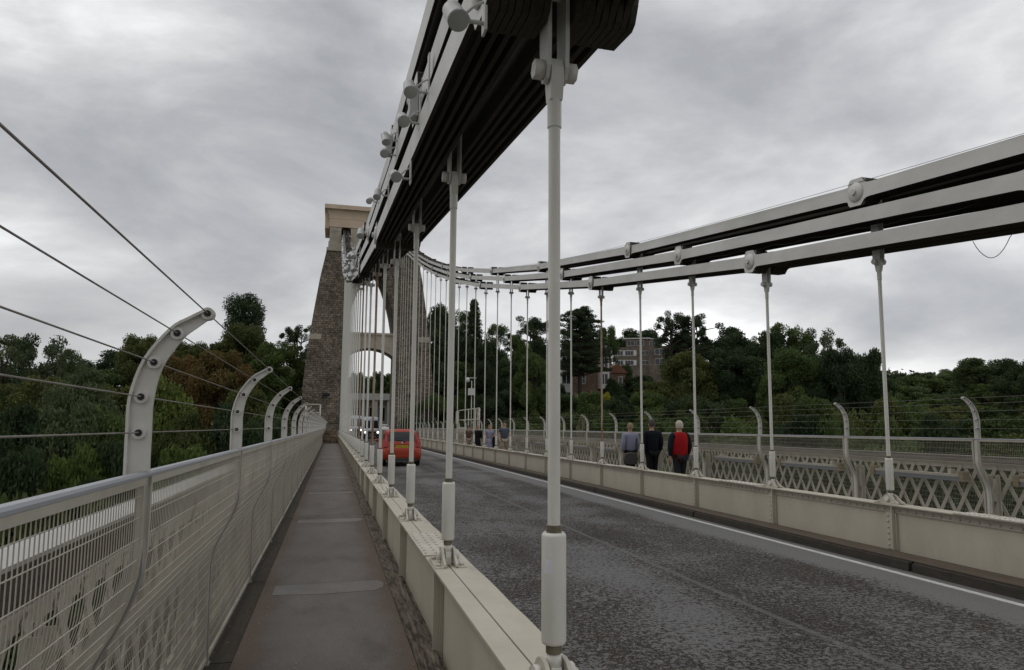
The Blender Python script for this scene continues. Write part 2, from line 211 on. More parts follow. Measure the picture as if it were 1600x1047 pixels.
# ------------------------------------------------------------------ mesh helpers
def D(y): return EYE + SL*min(y, 84.0)          # world height of the eye-level line over the deck
class MB:
    def __init__(s): s.v = []; s.f = []; s.sm = []; s.mi = []; s.m = 0
    def _f(s, idx, smooth=False): s.f.append(idx); s.sm.append(smooth); s.mi.append(s.m)
    def box(s, x0, x1, y0, y1, z0, z1):
        b = len(s.v); s.v += [(x, y, z) for z in (z0, z1) for y in (y0, y1) for x in (x0, x1)]
        for q in ((0, 2, 3, 1), (4, 5, 7, 6), (0, 1, 5, 4), (2, 6, 7, 3), (0, 4, 6, 2), (1, 3, 7, 5)): s._f([b+i for i in q])
        return s
    def prism(s, pts, a0, a1, axis='x'):
        """polygon pts (2D) extruded along an axis; x: pts=(y,z); y: pts=(x,z); z: pts=(x,y)"""
        n = len(pts); b = len(s.v)
        for a in (a0, a1):
            for p, q in pts: s.v.append({'x': (a, p, q), 'y': (p, a, q), 'z': (p, q, a)}[axis])
        s._f([b+i for i in range(n)]); s._f([b+n+i for i in reversed(range(n))])
        for i in range(n): j = (i+1) % n; s._f([b+i, b+n+i, b+n+j, b+j])
        return s
    def tube(s, path, r, n=8, cap=True, smooth=True, flat=None):
        P = [Vector(p) for p in path]; rs = r if isinstance(r, (list, tuple)) else [r]*len(P); b = len(s.v); ref = None
        for i, p in enumerate(P):
            d = (P[min(i+1, len(P)-1)]-P[max(i-1, 0)]).normalized()
            if ref is None: ref = Vector((0, 0, 1)) if abs(d.z) < 0.9 else Vector((1, 0, 0))
            u = d.cross(ref)
            if u.length < 1e-4: u = d.cross(Vector((1, 0, 0.1)))
            u.normalize(); v = u.cross(d).normalized(); ref = v
            for k in range(n):
                a = 2*math.pi*(k+0.5)/n; q = p+(u*math.cos(a)+v*math.sin(a))*rs[i]; s.v.append(tuple(q))
        for i in range(len(P)-1):
            for k in range(n): j = (k+1) % n; s._f([b+i*n+k, b+i*n+j, b+(i+1)*n+j, b+(i+1)*n+k], smooth)
        if cap: s._f([b+k for k in reversed(range(n))]); s._f([b+(len(P)-1)*n+k for k in range(n)])
        return s
    def lathe(s, prof, c=(0, 0, 0), axis='z', n=14, smooth=True):
        b = len(s.v); m_ = len(prof)
        for r, h in prof:
            for k in range(n):
                a = 2*math.pi*k/n; u, v = r*math.cos(a), r*math.sin(a)
                q = {'z': (u, v, h), 'x': (h, u, v), 'y': (v, h, u)}[axis]; s.v.append((c[0]+q[0], c[1]+q[1], c[2]+q[2]))
        for i in range(m_-1):
            for k in range(n): j = (k+1) % n; s._f([b+i*n+k, b+i*n+j, b+(i+1)*n+j, b+(i+1)*n+k], smooth)
        s._f([b+k for k in reversed(range(n))]); s._f([b+(m_-1)*n+k for k in range(n)])
        return s
    def ball(s, c, r, n=8, rz=None):
        rz = rz or r; k = max(3, n//2); return s.lathe([(max(1e-4, r*math.sin(math.pi*i/k)), -rz*math.cos(math.pi*i/k)) for i in range(k+1)], c, 'z', n)
    def deck(s):
        s.v = [(x, y, z+D(y)) for x, y, z in s.v]; return s
    def local(s, slope=True):
        s.v = [(x, y, z+SL*y) for x, y, z in s.v]; return s
    def mesh(s, name, mats):
        me = bpy.data.meshes.new(name); me.from_pydata(s.v, [], s.f)
        for m_ in (mats if isinstance(mats, (list, tuple)) else [mats]): me.materials.append(m_)
        me.polygons.foreach_set('use_smooth', s.sm); me.polygons.foreach_set('material_index', s.mi); me.validate(); me.update()
        if len(s.v) < 60000:
            bm = bmesh.new(); bm.from_mesh(me); bmesh.ops.recalc_face_normals(bm, faces=bm.faces); bm.to_mesh(me); bm.free()
        return me
def add(name, me, parent=None, loc=None, rot=None, scale=None):
    o = bpy.data.objects.new(name, me); C.objects.link(o)
    if parent is not None: o.parent = parent
    if loc is not None: o.location = loc
    if rot is not None: o.rotation_euler = rot
    if scale is not None: o.scale = scale
    return o
def tag(o, label, cat, group=None, kind=None):
    o['label'] = label; o['category'] = cat
    if group: o['group'] = group
    if kind: o['kind'] = kind
    return o
def thing(name, label, cat, loc=(0, 0, 0), group=None, rz=0):
    o = add(name, None, loc=loc, rot=(0, 0, rz)); o.empty_display_size = 0.2; return tag(o, label, cat, group)
def struct(name, me, label=None):
    o = add(name, me); o['kind'] = 'structure'
    if label: o['label'] = label
    return o
def dup(root):
    r = root.copy(); C.objects.link(r)
    for ch in root.children:
        c = ch.copy(); C.objects.link(c); c.parent = r
        for g in ch.children: d = g.copy(); C.objects.link(d); d.parent = c
    return r
S = 2.438; Y0 = 0.108; XL, XR, XC = 0.836, 6.984, 3.91
def YK(k): return Y0+S*k
YEND = 77.6
def ray(x, y): return fw+rt2*((x-800)/1066.667)-up2*((y-523.5)/1066.667)
def at(px, py, dist=None, X=None, Y=None):
    d = ray(px, py)
    t = dist/math.hypot(d.x, d.y) if dist else (X/d.x if X is not None else Y/d.y)
    return Vector((d.x*t, d.y*t, d.z*t+EYE))
# ------------------------------------------------------------------ terrain
def sstep(a, b, x):
    t = max(0.0, min(1.0, (x-a)/(b-a))); return t*t*(3-2*t)
def edge(X): return 80 + max(0, X-32)*0.66 if X > 0 else 80 + (-X)*0.05
def ground(X, Y):
    s = Y-edge(X); z = EYE-2.0-1.75
    if s < 0: g = z + max(-72, s*0.5 - max(0, -s-45)*0.9)
    else: g = z + (min(s, 140)*0.135 if X > 12 else min(s, 140)*0.03)*sstep(4, 30, s)
    g += 12*sstep(200, 420, X)*sstep(-60, 60, s)-18*sstep(70, 150, X)*sstep(170, 120, s)*0
    if Y < 20: g = g if X > 60 or s > -60 else -72
    if Y < -40: g = max(g, -72+min(1, (-40-Y)/80)*68)
    return g
mb = MB(); xs = []; x = -1500
gx = [-2500, -1500, -900, -500, -300, -200]+[i*12 for i in range(-12, 60)]+[760, 900, 1200, 1800, 2600]
gy = [-2500, -1200, -600, -300, -160, -100]+[i*10 for i in range(-6, 60)]+[640, 760, 900, 1200, 1800, 2800]
rnd = random.Random(3)
for yy in gy:
    for xx in gx:
        tower_pad = 1 if (-6 < xx < 15 and yy > 74) else 0
        z = ground(xx, yy) + (0 if tower_pad else rnd.uniform(-0.8, 0.8))
        if -14 < xx < 24 and yy > 70: z = min(z, EYE-2.0-1.85)
        mb.v.append((xx, yy, z))
nx = len(gx)
for j in range(len(gy)-1):
    for i in range(nx-1): mb._f([j*nx+i, j*nx+i+1, (j+1)*nx+i+1, (j+1)*nx+i], True)
struct('ground', mb.mesh('ground', GROUND))
mb = MB().box(-2500, 60, -95, -20, -71.5, -71.2)
struct('river', mb.mesh('river', simple('river_water', (0.06, 0.055, 0.04), 0.15)))
# ------------------------------------------------------------------ deck
def strip(x0, x1, z0, z1, ya=-8, yb=YEND): return MB().box(x0, x1, ya, yb, z0, z1).deck()
rm_ = strip(1.02, 6.50, -1.95, -1.645, -8, 84); rm_.box(1.02, 7.8, 84.001, 240, D(84)-1.95, D(84)-1.645); struct('road', rm_.mesh('road', ROADM))
fm = MB().box(-0.575, 0.588, -8, YEND, -1.60, -1.53); fm.m = 1; rnd = random.Random(5)

fm.m = 2
y = 6.93-4.83*2
while y < YEND-2:
    a = rnd.uniform(-0.03, 0.03); fm.prism([(-0.47, y-0.17+a), (0.0, y-0.20-a), (0.44, y-0.16-a), (0.53, y-0.08), (0.55, y+0.12), (0.50, y+0.24), (0.1, y+0.22), (-0.47, y+0.24-a)], -1.53, -1.5272, 'z'); y += 4.83
fm.deck(); struct('footway', fm.mesh('footway', [FOOTM2, FOOTE, JOINT]))
lm_ = MB(); rnd = random.Random(21)
for i in range(420):
    y = 3.2+abs(rnd.gauss(0, 9)); x = rnd.choice((-1, 1, 1))*rnd.uniform(0.42, 0.78) if rnd.random() < 0.8 else rnd.uniform(-0.5, 0.5); r = rnd.uniform(0.002, 0.008); a = rnd.uniform(0, 3.1)
    z = -1.5245 if abs(x) < 0.57 else -1.522
    lm_.prism([(x+r*math.cos(a), y+r*math.sin(a)), (x-r*0.5*math.sin(a), y+r*0.5*math.cos(a)), (x-r*math.cos(a), y-r*math.sin(a)), (x+r*0.6*math.sin(a), y-r*0.6*math.cos(a))], z, z+0.002, 'z')
lt_ = add('litter', lm_.deck().mesh('litter', mat('pale_grit', (0.42, 0.40, 0.36), (0.24, 0.2, 0.14), 30, 0.8))); tag(lt_, 'pale grit and leaf crumbs scattered along the near footway edges', 'grit', kind='stuff')
tm = MB(); rnd = random.Random(2)
for k in range(-3, 32):
    tm.box(-0.90, -0.579, YK(k)+0.012, YK(k+1)-0.004, -1.66, -1.536+rnd.uniform(-0.004, 0.003))
struct('timber_edging', tm.deck().mesh('timber_edging', TIMB2))
tm = MB()
for k in range(-3, 32):
    z = -1.528+rnd.uniform(-0.006, 0.006)
    tm.prism([(0.592, YK(k)+0.10), (0.735, YK(k)+0.10), (0.745, YK(k)+0.17), (0.735, YK(k)+0.34), (0.728, YK(k)+0.6), (0.735, YK(k)+1.95), (0.745, YK(k)+2.25), (0.745, YK(k+1)-0.02), (0.745, YK(k+1)+0.092), (0.592, YK(k+1)+0.092)], -1.62, z, 'z')
    tm.box(0.746, 0.79, YK(k)+0.14, YK(k+1)-0.05, -1.66, -1.57)
struct('inner_timber_edging', tm.deck().mesh('inner_timber_edging', TIMB))
# right-hand walkway, kerbs, white lines, deck underside
struct('walkway_far', strip(7.14, 8.42, -1.60, -1.53).mesh('walkway_far', FOOTM))
struct('timber_edging_far', strip(8.424, 8.75, -1.66, -1.535).mesh('timber_edging_far', TIMB2))
km = MB()
for i in range(18):
    a = -8+i*4.876; km.box(6.50, 6.845, a+0.02, min(a+4.86, YEND), -1.9, -1.532)
    km.box(6.46, 6.499, a+0.03, min(a+4.85, YEND), -1.9, -1.545)
struct('kerb', km.deck().mesh('kerb', KERB))
struct('kerb_top', strip(6.505, 6.84, -1.5318, -1.524).mesh('kerb_top', mat('kerb_top_brown', (0.115, 0.088, 0.064), (0.07, 0.055, 0.042), 4, 0.85, 0.2, (4, 0.6, 4))))
struct('road_marking', strip(6.235, 6.315, -1.645, -1.640, -8, 83.5).mesh('road_marking', WLINE))
struct('kerb_near', strip(0.99, 1.17, -1.9, -1.50).mesh('kerb_near', KERB))
struct('road_marking_near', strip(1.33, 1.41, -1.645, -1.640, -8, 83.5).mesh('road_marking_near', WLINE))
struct('deck_underside', strip(-0.95, 8.78, -2.25, -1.97).mesh('deck_underside', KERB))
# ------------------------------------------------------------------ edge girders
def girder(name, xc, side, label):
    t = thing(name, label, 'girder', (0, 0, 0)); fl = MB(); Yb = YEND-0.4
    g = MB().box(xc-0.045, xc+0.045, -8, Yb, -1.75, -0.992)
    add('web_plate', g.deck().mesh('web_plate', GIRD), t)
    g = MB(); g.box(xc-0.118, xc-0.0045, -8, Yb, -0.990, -0.976); g.box(xc+0.0045, xc+0.118, -8, Yb, -0.990, -0.976)
    g.m = 1; g.box(xc-0.0043, xc+0.0043, -8, Yb, -0.990, -0.984)
    add('top_flange', g.deck().mesh('top_flange', [GIRD, KERB]), t)
    for sgn in (-1, 1):      # angle under the flange with its rivets
        g = MB(); a, b = sorted((xc+sgn*0.047, xc+sgn*0.060)); g.box(a, b, -8, Yb, -1.075, -0.992)
        y = -7.9
        while y < (42 if sgn*side > 0 or side == 0 else 42):
            g.lathe([(0.019, 0), (0.016, 0.008*sgn), (0.007, 0.014*sgn)], (xc+sgn*0.0605, y, -1.042), 'x', 6); y += 0.122
        add('angle', g.deck().mesh('angle', GIRD), t)
    st = MB()
    for sgn in (-1, 1):
        st.box(*sorted((xc+sgn*0.062, xc+sgn*0.070)), -0.085, 0.085, -1.53 if sgn*side < 0 else -1.53, -1.078)
        st.box(*sorted((xc+sgn*0.0705, xc+sgn*0.112)), -0.060, -0.046, -1.53, -0.993)
        st.prism([(xc+sgn*0.0465, -1.0775), (xc+sgn*0.061, -1.0775), (xc+sgn*0.061, -1.75), (xc+sgn*0.0465, -1.75)], -0.085, 0.085, 'y')
        for z in range(6): st.lathe([(0.016, 0), (0.014, 0.007*sgn), (0.006, 0.012*sgn)], (xc+sgn*0.0705, 0.045, -1.12-z*0.072), 'x', 6)
    sm_ = st.mesh('stiffener', GIRD)
    for k in range(-1, 32): add('stiffener', sm_, t, (0, YK(k)-0.06, D(YK(k)-0.06)))
    cp = MB(); cp.box(xc-0.128, xc+0.128, -0.55, 0.55, -0.9755, -0.964)
    for i in range(9):
        for u in (-0.105, -0.03, 0.03, 0.105): cp.lathe([(0.013, 0), (0.011, 0.006), (0.004, 0.009)], (xc+u, -0.48+i*0.12, -0.9638), 'z', 6)
    cp.local(); cm = cp.mesh('cover_plate', PAINT)
    for k in range(0, 31, 2): add('cover_plate', cm, t, (0, YK(k)+0.86, D(YK(k)+0.86)))
    if side < 0:
        g = MB()
        y = -8; rnd = random.Random(9); pts = []
        while y < Yb: pts.append((1.028+rnd.uniform(-0.004, 0.005), y)); y += 0.35
        pts = [(0.975, -8)]+pts+[(0.975, pts[-1][1])]
        g.prism(pts, -1.03, -0.998, 'z'); g.m = 1; g.box(0.9545, 0.9745, -8, Yb, -1.06, -1.0)
        add('guard_strip', g.deck().mesh('guard_strip', [GIRD, KERB]), t)
    return t
girder('edge_girder', XL, -1, 'long cream riveted girder between the near footway and the road')
girder('edge_girder', XR, 1, 'long cream riveted girder on the far side of the road, beside the far walkway')
# ------------------------------------------------------------------ guard fences
# cross-section of the guard, offset outwards from the bridge centre line / height z'
PROF = [(4.502, -0.19), (4.502, -0.42), (4.512, -0.50), (4.545, -0.60), (4.592, -0.70), (4.628, -0.80), (4.645, -0.90), (4.648, -1.1), (4.645, -1.50)]
def _fine(P):
    out_ = []
    for i in range(len(P)-1):
        p0 = P[max(i-1, 0)]; p1 = P[i]; p2 = P[i+1]; p3 = P[min(i+2, len(P)-1)]; q = max(1, int(abs(p2[1]-p1[1])/0.04))
        for j in range(q):
            u = j/q; out_.append(tuple(0.5*((2*p1[d])+(-p0[d]+p2[d])*u+(2*p0[d]-5*p1[d]+4*p2[d]-p3[d])*u*u+(-p0[d]+3*p1[d]-3*p2[d]+p3[d])*u**3) for d in (0, 1)))
    return out_+[P[-1]]
PROF0 = [(4.502, -0.175), (4.502, -0.42), (4.517, -0.52), (4.552, -0.62), (4.600, -0.71), (4.640, -0.80), (4.655, -0.90), (4.655, -1.1), (4.648, -1.50)]
PROF = _fine(PROF0)
def fence(side, label, ks, ke):
    # side -1: near (left), +1 far (right). build in offsets then mirror
    X = lambda o: XC+side*o
    t = thing('guard_fence', label, 'fence')
    # post: arched blade with flange and five cable bushes; lower S-shaped bar
    cl = [(4.528, -0.16), (4.530, -0.02), (4.529, 0.09), (4.500, 0.21), (4.433, 0.313), (4.385, 0.352), (4.338, 0.385)]
    cl2 = []
    for i in range(len(cl)-1):
        for q in range(4):
            u = q/4; p0 = cl[max(i-1, 0)]; p1 = cl[i]; p2 = cl[i+1]; p3 = cl[min(i+2, len(cl)-1)]
            cl2.append(tuple(0.5*((2*p1[d])+(-p0[d]+p2[d])*u+(2*p0[d]-5*p1[d]+4*p2[d]-p3[d])*u*u+(-p0[d]+3*p1[d]-3*p2[d]+p3[d])*u**3) for d in (0, 1)))
    cl2.append(cl[-1]); outer = []; inner = []; n = len(cl2)
    for i, (o, z) in enumerate(cl2):
        a = cl2[max(i-1, 0)]; b = cl2[min(i+1, n-1)]; dx, dz = b[0]-a[0], b[1]-a[1]; ln = math.hypot(dx, dz); nx_, nz_ = dz/ln, -dx/ln
        h = 0.036-0.020*max(0, (i-8)/(n-9))
        outer.append((o+nx_*h, z+nz_*h)); inner.append((o-nx_*h, z-nz_*h))
    e = cl2[-1]; cap_ = [(e[0]-0.006, e[1]+0.018), (e[0]-0.018, e[1]+0.004), (e[0]-0.012, e[1]-0.014)]
    bl = MB(); bl.v = []
    # blade (quads between inner and outer so the curve stays clean)
    P = [(X(o), z) for o, z in outer]; Q = [(X(o), z) for o, z in inner]
    for yy in (-0.006, 0.006):
        bl.v += [(p[0], yy, p[1]) for p in P]+[(q[0], yy, q[1]) for q in Q]
    m2 = 2*n
    for i in range(n-1):
        bl._f([i, i+1, n+i+1, n+i]); bl._f([m2+i, m2+n+i, m2+n+i+1, m2+i+1])
        bl._f([i, m2+i, m2+i+1, i+1]); bl._f([n+i, n+i+1, m2+n+i+1, m2+n+i])
    bl._f([0, n, m2+n, m2]); bl._f([n-1, m2+n-1, m2+2*n-1, 2*n-1])
    for yy in (1,):
        b0 = len(bl.v)          # outer flange
        for (o, z), (o2, z2) in zip(outer, inner):
            ux, uz = o2-o, z2-z; l_ = math.hypot(ux, uz); a = (o-ux/l_*0.002, z-uz/l_*0.002); b = (o+ux/l_*0.007, z+uz/l_*0.007)
            for (p, q) in (a, b):
                for y_ in (-0.026, 0.026): bl.v.append((X(p), y_, q))
        for i in range(n-1):
            a = b0+i*4; c = a+4
            for f in ((a, a+1, c+1, c), (a+2, c+2, c+3, a+3), (a, c, c+2, a+2), (a+1, a+3, c+3, c+1)): bl._f(list(f))
        bl._f([b0, b0+2, b0+3, b0+1]); e0 = b0+(n-1)*4; bl._f([e0, e0+1, e0+3, e0+2])
    bl.lathe([(0.022, -0.012), (0.022, 0.012)], (X(4.338), 0, 0.385), 'y', 12)
    blade = bl.mesh('arched_blade', POSTP)
    rings = [(4.529, -0.022), (4.529, 0.097), (4.496, 0.213), (4.430, 0.314), (4.338, 0.386)]
    bu = MB(); bu.m = 1
    for o, z in rings: bu.lathe([(0.0215, -0.020), (0.0215, 0.0), (0.0215, 0.020)], (X(o), 0, z), 'y', 12)
    bu.m = 0
    for o, z in rings: bu.lathe([(0.0115, -0.024), (0.0115, -0.0195)], (X(o), 0, z), 'y', 10)
    bush = bu.mesh('cable_bush', [BLK, POSTP])
    bu = MB()
    sbar = MB()
    pr = [(4.510, -0.15)]+[(o+0.010, z) for o, z in PROF[1:-1]]+[(4.655, -1.53)]
    b0 = len(sbar.v)
    for o, z in pr:
        hw_ = (0.013 if side < 0 else 0.011)+(0.021 if side < 0 else 0.012)*sstep(-0.34, -0.56, z); o = o+0.010*sstep(-0.42, -0.62, z)
        for (dx, dy) in ((-hw_, -0.022), (hw_, -0.022), (hw_, 0.022), (-hw_, 0.022)): sbar.v.append((X(o)+dx, dy, z))
    for i in range(len(pr)-1):
        for k in range(4): j = (k+1) % 4; sbar._f([b0+i*4+k, b0+i*4+j, b0+(i+1)*4+j, b0+(i+1)*4+k])
    sbar._f([b0+3, b0+2, b0+1, b0]); sbar.box(X(4.655)-0.03, X(4.655)+0.03, -0.04, 0.04, -1.536, -1.526)
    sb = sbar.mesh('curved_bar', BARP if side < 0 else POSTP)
    # mesh panel: upper rail, side frames, vertical and horizontal wires (real wires, one shared mesh)
    pn = MB(); La = 0.045; Lb = S-0.045
    cs = []
    for i in range(len(PROF)-1):
        (o0, z0), (o1, z1) = PROF[i], PROF[i+1]; q = max(1, int(abs(z1-z0)/0.09))
        for j in range(q): u = j/q; cs.append((o0+(o1-o0)*u, z0+(z1-z0)*u))
    cs.append(PROF[-1]); y = La+0.02
    while y < Lb-0.012:
        b0 = len(pn.v); r = 0.00135 if side < 0 else 0.0012
        for o, z in cs: pn.v += [(X(o)-r, y, z), (X(o)+r, y-r, z), (X(o)+r, y+r, z)]
        for i in range(len(cs)-1):
            for k in range(3): j = (k+1) % 3; pn._f([b0+i*3+k, b0+i*3+j, b0+(i+1)*3+j, b0+(i+1)*3+k], True)
        y += 0.0245
    # horizontals every 68 mm along the curve
    d = 0; tot = []; nxt = 0.05
    for i in range(len(PROF)-1):
        (o0, z0), (o1, z1) = PROF[i], PROF[i+1]; l_ = math.hypot(o1-o0, z1-z0)
        while nxt <= d+l_: u = (nxt-d)/l_; tot.append((o0+(o1-o0)*u, z0+(z1-z0)*u)); nxt += 0.067
        d += l_
    for o, z in tot:
        for sg in (1,): pn.tube([(X(o)-side*0.0045, La, z), (X(o)-side*0.0045, Lb, z)], 0.0019 if side < 0 else 0.0014, 4, cap=False)
    pn.local(); pmesh = pn.mesh('mesh_panel', MESHP)
    fr = MB()
    fr.box(X(4.502)-0.011, X(4.502)+0.011, La-0.013, Lb+0.013, -0.192, -0.168)
    for yy in (La, Lb):
        b0 = len(fr.v)
        for o, z in PROF:
            for (dx, dy) in ((-0.009, -0.011), (0.009, -0.011), (0.009, 0.011), (-0.009, 0.011)): fr.v.append((X(o)+dx, yy+dy, z))
        for i in range(len(PROF)-1):
            for k in range(4): j = (k+1) % 4; fr._f([b0+i*4+k, b0+i*4+j, b0+(i+1)*4+j, b0+(i+1)*4+k])
    fr.box(X(4.645)-0.010, X(4.645)+0.010, La-0.01, Lb+0.01, -1.505, -1.48)
    fr.local(); fmesh = fr.mesh('panel_frame', MESHP)
    tr = MB(); tr.prism([(X(4.512)-0.022, -0.167), (X(4.512)+0.022, -0.167), (X(4.512)+0.022, -0.158), (X(4.512)+0.014, -0.151), (X(4.512)-0.014, -0.151), (X(4.512)-0.022, -0.158)], YK(ks), YK(ke)+0.3, 'y')
    add('handrail', tr.deck().mesh('handrail', RAILP), t)
    for k in range(ks, ke):
        p = add('mesh_panel', pmesh, t, (0, YK(k), D(YK(k)))); add('panel_frame', fmesh, p)
    for k in range(ks, ke+1):
        p = add('post', blade, t, (0, YK(k), D(YK(k)))); add('cable_bush', bush, p); add('curved_bar', sb, p)
    for o, z in rings:
        wv = MB(); ya = YK(ks); wv.tube([(X(o), ya, z), (X(o), YK(ke), z)], 0.0024, 6)
        add('tension_wire', wv.deck().mesh('tension_wire', WIRE), t)
    return t
fence(-1, 'white guard fence of curved posts, wires and mesh beside the near footway', -2, 31)
fence(1, 'white guard fence of curved posts, wires and mesh along the far walkway', 1, 31)
# ------------------------------------------------------------------ lattice parapets
def parapet(side, label, ks, ke):
    X = lambda o: XC+side*o
    bx = lambda mb, a, b, *r: mb.box(min(X(a), X(b)), max(X(a), X(b)), *r)
    t = thing('lattice_parapet', label, 'parapet')
    ya, yb = YK(ks), YK(ke)+0.5
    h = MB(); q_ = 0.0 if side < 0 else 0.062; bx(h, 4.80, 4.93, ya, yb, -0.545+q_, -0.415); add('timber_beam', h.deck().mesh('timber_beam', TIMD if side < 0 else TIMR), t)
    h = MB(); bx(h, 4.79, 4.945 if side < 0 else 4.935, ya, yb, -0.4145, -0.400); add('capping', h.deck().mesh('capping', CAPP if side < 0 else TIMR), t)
    h = MB(); bx(h, 4.83, 4.85, ya, yb, -0.64+q_, -0.55+q_); bx(h, 4.79, 4.828, ya, yb, -0.562+q_, -0.55+q_); add('top_chord', h.deck().mesh('top_chord', PAINT), t)
    h = MB(); bx(h, 4.83, 4.85, ya, yb, -1.62, -1.45); bx(h, 4.76, 4.828, ya, yb, -1.52, -1.508); add('bottom_chord', h.deck().mesh('bottom_chord', PAINT), t)
    lt = MB(); p = S/9; zt, zb = -0.60+q_, -1.50; run = 1.96*p
    def bar(y0, z0, y1, z1, x0, x1):
        # clip to the bay
        def cl(y, a): return max(0.0, min(S, y))
        dy, dz = y1-y0, z1-z0
        if y0 < 0: z0 += dz*(0-y0)/dy; y0 = 0
        if y1 < 0: z1 = z0+dz*(0-y0)/dy if dy else z1; y1 = 0
        if y0 > S: z0 += dz*(S-y0)/dy; y0 = S
        if y1 > S: z1 = z0+dz*(S-y0)/(y1-y0) if y1 != y0 else z1; y1 = S
        if abs(z1-z0) < 0.1: return
        l_ = math.hypot(y1-y0, z1-z0); ny, nz = -(z1-z0)/l_*0.020, (y1-y0)/l_*0.020
        lt.prism([(y0+ny, z0+nz), (y1+ny, z1+nz), (y1-ny, z1-nz), (y0-ny, z0-nz)], *sorted((X(x0), X(x1))), 'x')
    for i in range(-3, 11):
        y = i*p
        for sgn, x0 in ((1, 4.818), (-1, 4.852)):
            ya_, za_, yb_, zb_ = (y, zt, y+run, zb) if sgn > 0 else (y+run, zt, y, zb)
            a, b = (ya_, za_), (yb_, zb_)
            dy = b[0]-a[0]; dz = b[1]-a[1]
            # parametric clip
            t0, t1 = 0.0, 1.0
            if dy > 0: t0 = max(t0, (0-a[0])/dy); t1 = min(t1, (S-a[0])/dy)
            else: t0 = max(t0, (S-a[0])/dy); t1 = min(t1, (0-a[0])/dy)
            if t1-t0 < 0.08: continue
            y0_, z0_, y1_, z1_ = a[0]+dy*t0, a[1]+dz*t0, a[0]+dy*t1, a[1]+dz*t1
            l_ = math.hypot(y1_-y0_, z1_-z0_); ny, nz = -(z1_-z0_)/l_*0.026, (y1_-y0_)/l_*0.026
            lt.prism([(y0_+ny, z0_+nz), (y1_+ny, z1_+nz), (y1_-ny, z1_-nz), (y0_-ny, z0_-nz)], *sorted((X(x0), X(x0+0.009))), 'x')
    lt.local(); lm = lt.mesh('lattice_panel', PAINT)
    ps = MB()
    for a in (-0.055, 0.055):
        ps.prism([(a-0.022, -1.60), (a+0.022, -1.60), (a+0.022, -0.641), (a-0.022, -0.641)], *sorted((X(4.795), X(4.815))), 'x')
        ps.prism([(a-0.004, -1.60), (a+0.004, -1.60), (a+0.004, -0.65), (a-0.004, -0.65)], *sorted((X(4.755), X(4.794))), 'x')
    for z in (-0.75, -0.95, -1.15, -1.35): ps.prism([(-0.03, z-0.05), (0.03, z-0.05), (0.03, z+0.05), (-0.03, z+0.05)], *sorted((X(4.80), X(4.812))), 'x')
    pm = ps.mesh('parapet_post', PAINT)
    for k in range(ks, ke): add('lattice_panel', lm, t, (0, YK(k), D(YK(k))))
    for k in range(ks, ke+1): add('post', pm, t, (0, YK(k)+0.02, D(YK(k))))
    return t
parapet(-1, 'cream lattice parapet under a timber rail behind the near guard fence', -2, 31)
parapet(1, 'cream lattice parapet under a timber rail behind the far guard fence', 1, 31)
# strip lights fixed to the far parapet, one to a bay
sl_b = MB(); sl_b.box(8.60, 8.69, -0.79, 0.79, -0.700, -0.665); sl_b.box(8.625, 8.69, -0.77, 0.77, -0.735, -0.7005); sl_b.box(8.66, 8.735, -0.60, -0.54, -0.70, -0.60); sl_b.box(8.66, 8.735, 0.54, 0.60, -0.70, -0.60); sl_b.local()
sl_c = MB().box(8.585, 8.70, -0.04, 0.04, -0.765, -0.62); sl_d = MB().box(8.598, 8.622, -0.765, 0.765, -0.762, -0.7005).local(); 
SLB, SLC, SLD = sl_b.mesh('tray', PAINT), sl_c.mesh('end_cap', TANB), sl_d.mesh('diffuser', simple('grey_diffuser', (0.20, 0.22, 0.25), 0.3))
for i, k in enumerate(range(2, 16)):
    lab = {2: 'tan-ended strip light on the far parapet nearest the right frame edge', 3: 'tan-ended strip light on the far parapet right behind the nearest far-side rod', 4: 'tan-ended strip light on the far parapet between the two rods right of the walkers'}.get(k, 'small strip light under the timber rail of the far parapet, left of the nearest ones')
    t = thing('strip_light', lab, 'strip light', (0, YK(k)+1.24, D(YK(k)+1.24)), 'strip lights along the far parapet')
    add('tray', SLB, t); add('end_cap', SLC, t, (0, -0.82, -0.82*SL)); add('end_cap', SLC, t, (0, 0.82, 0.82*SL)); add('diffuser', SLD, t)
# ------------------------------------------------------------------ chains
KA = 0.01140
def zc_(k, lev): return 0.175+KA*(k+11)**2+0.35*lev
def link_mesh(k0, k1, lev, kind):
    ya, yb = YK(k0), YK(k1); za, zb = zc_(k0, lev)+D(ya), zc_(k1, lev)+D(yb)
    l_ = math.hypot(yb-ya, zb-za); c, s_ = (yb-ya)/l_, (zb-za)/l_
    prof = []
    hb, he = 0.094, 0.185
    half = [(-0.150, 0.10), (-0.125, 0.165), (-0.095, he), (0.095, he), (0.125, 0.150), (0.150, 0.118), (0.190, 0.100), (0.25, hb)]
    top = half+[(l_-x, z) for x, z in reversed(half)]
    poly = top+[(x, -z) for x, z in reversed(top)]
    pts = [(ya+x*c-z*s_, za+x*s_+z*c) for x, z in poly]
    offs = [-0.30, -0.24, -0.18, -0.12, -0.066, 0.066, 0.12, 0.18, 0.24, 0.30] if kind == 0 else [-0.27, -0.21, -0.15, -0.094, 0.094, 0.15, 0.21, 0.27]
    mb = MB()
    for o in offs:
        n = len(pts); b = len(mb.v); last = abs(o) >= offs[-1]-1e-6
        for a in (o-0.013, o+0.013): mb.v += [(a, p, q) for p, q in pts]
        # strip of quads/eye polygons keeps the long thin plate well formed
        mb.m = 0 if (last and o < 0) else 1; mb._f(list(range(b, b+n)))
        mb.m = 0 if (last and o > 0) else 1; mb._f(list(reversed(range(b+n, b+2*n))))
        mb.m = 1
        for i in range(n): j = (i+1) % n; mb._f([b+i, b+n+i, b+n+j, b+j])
    return mb.mesh('link', [CHP, CHD])
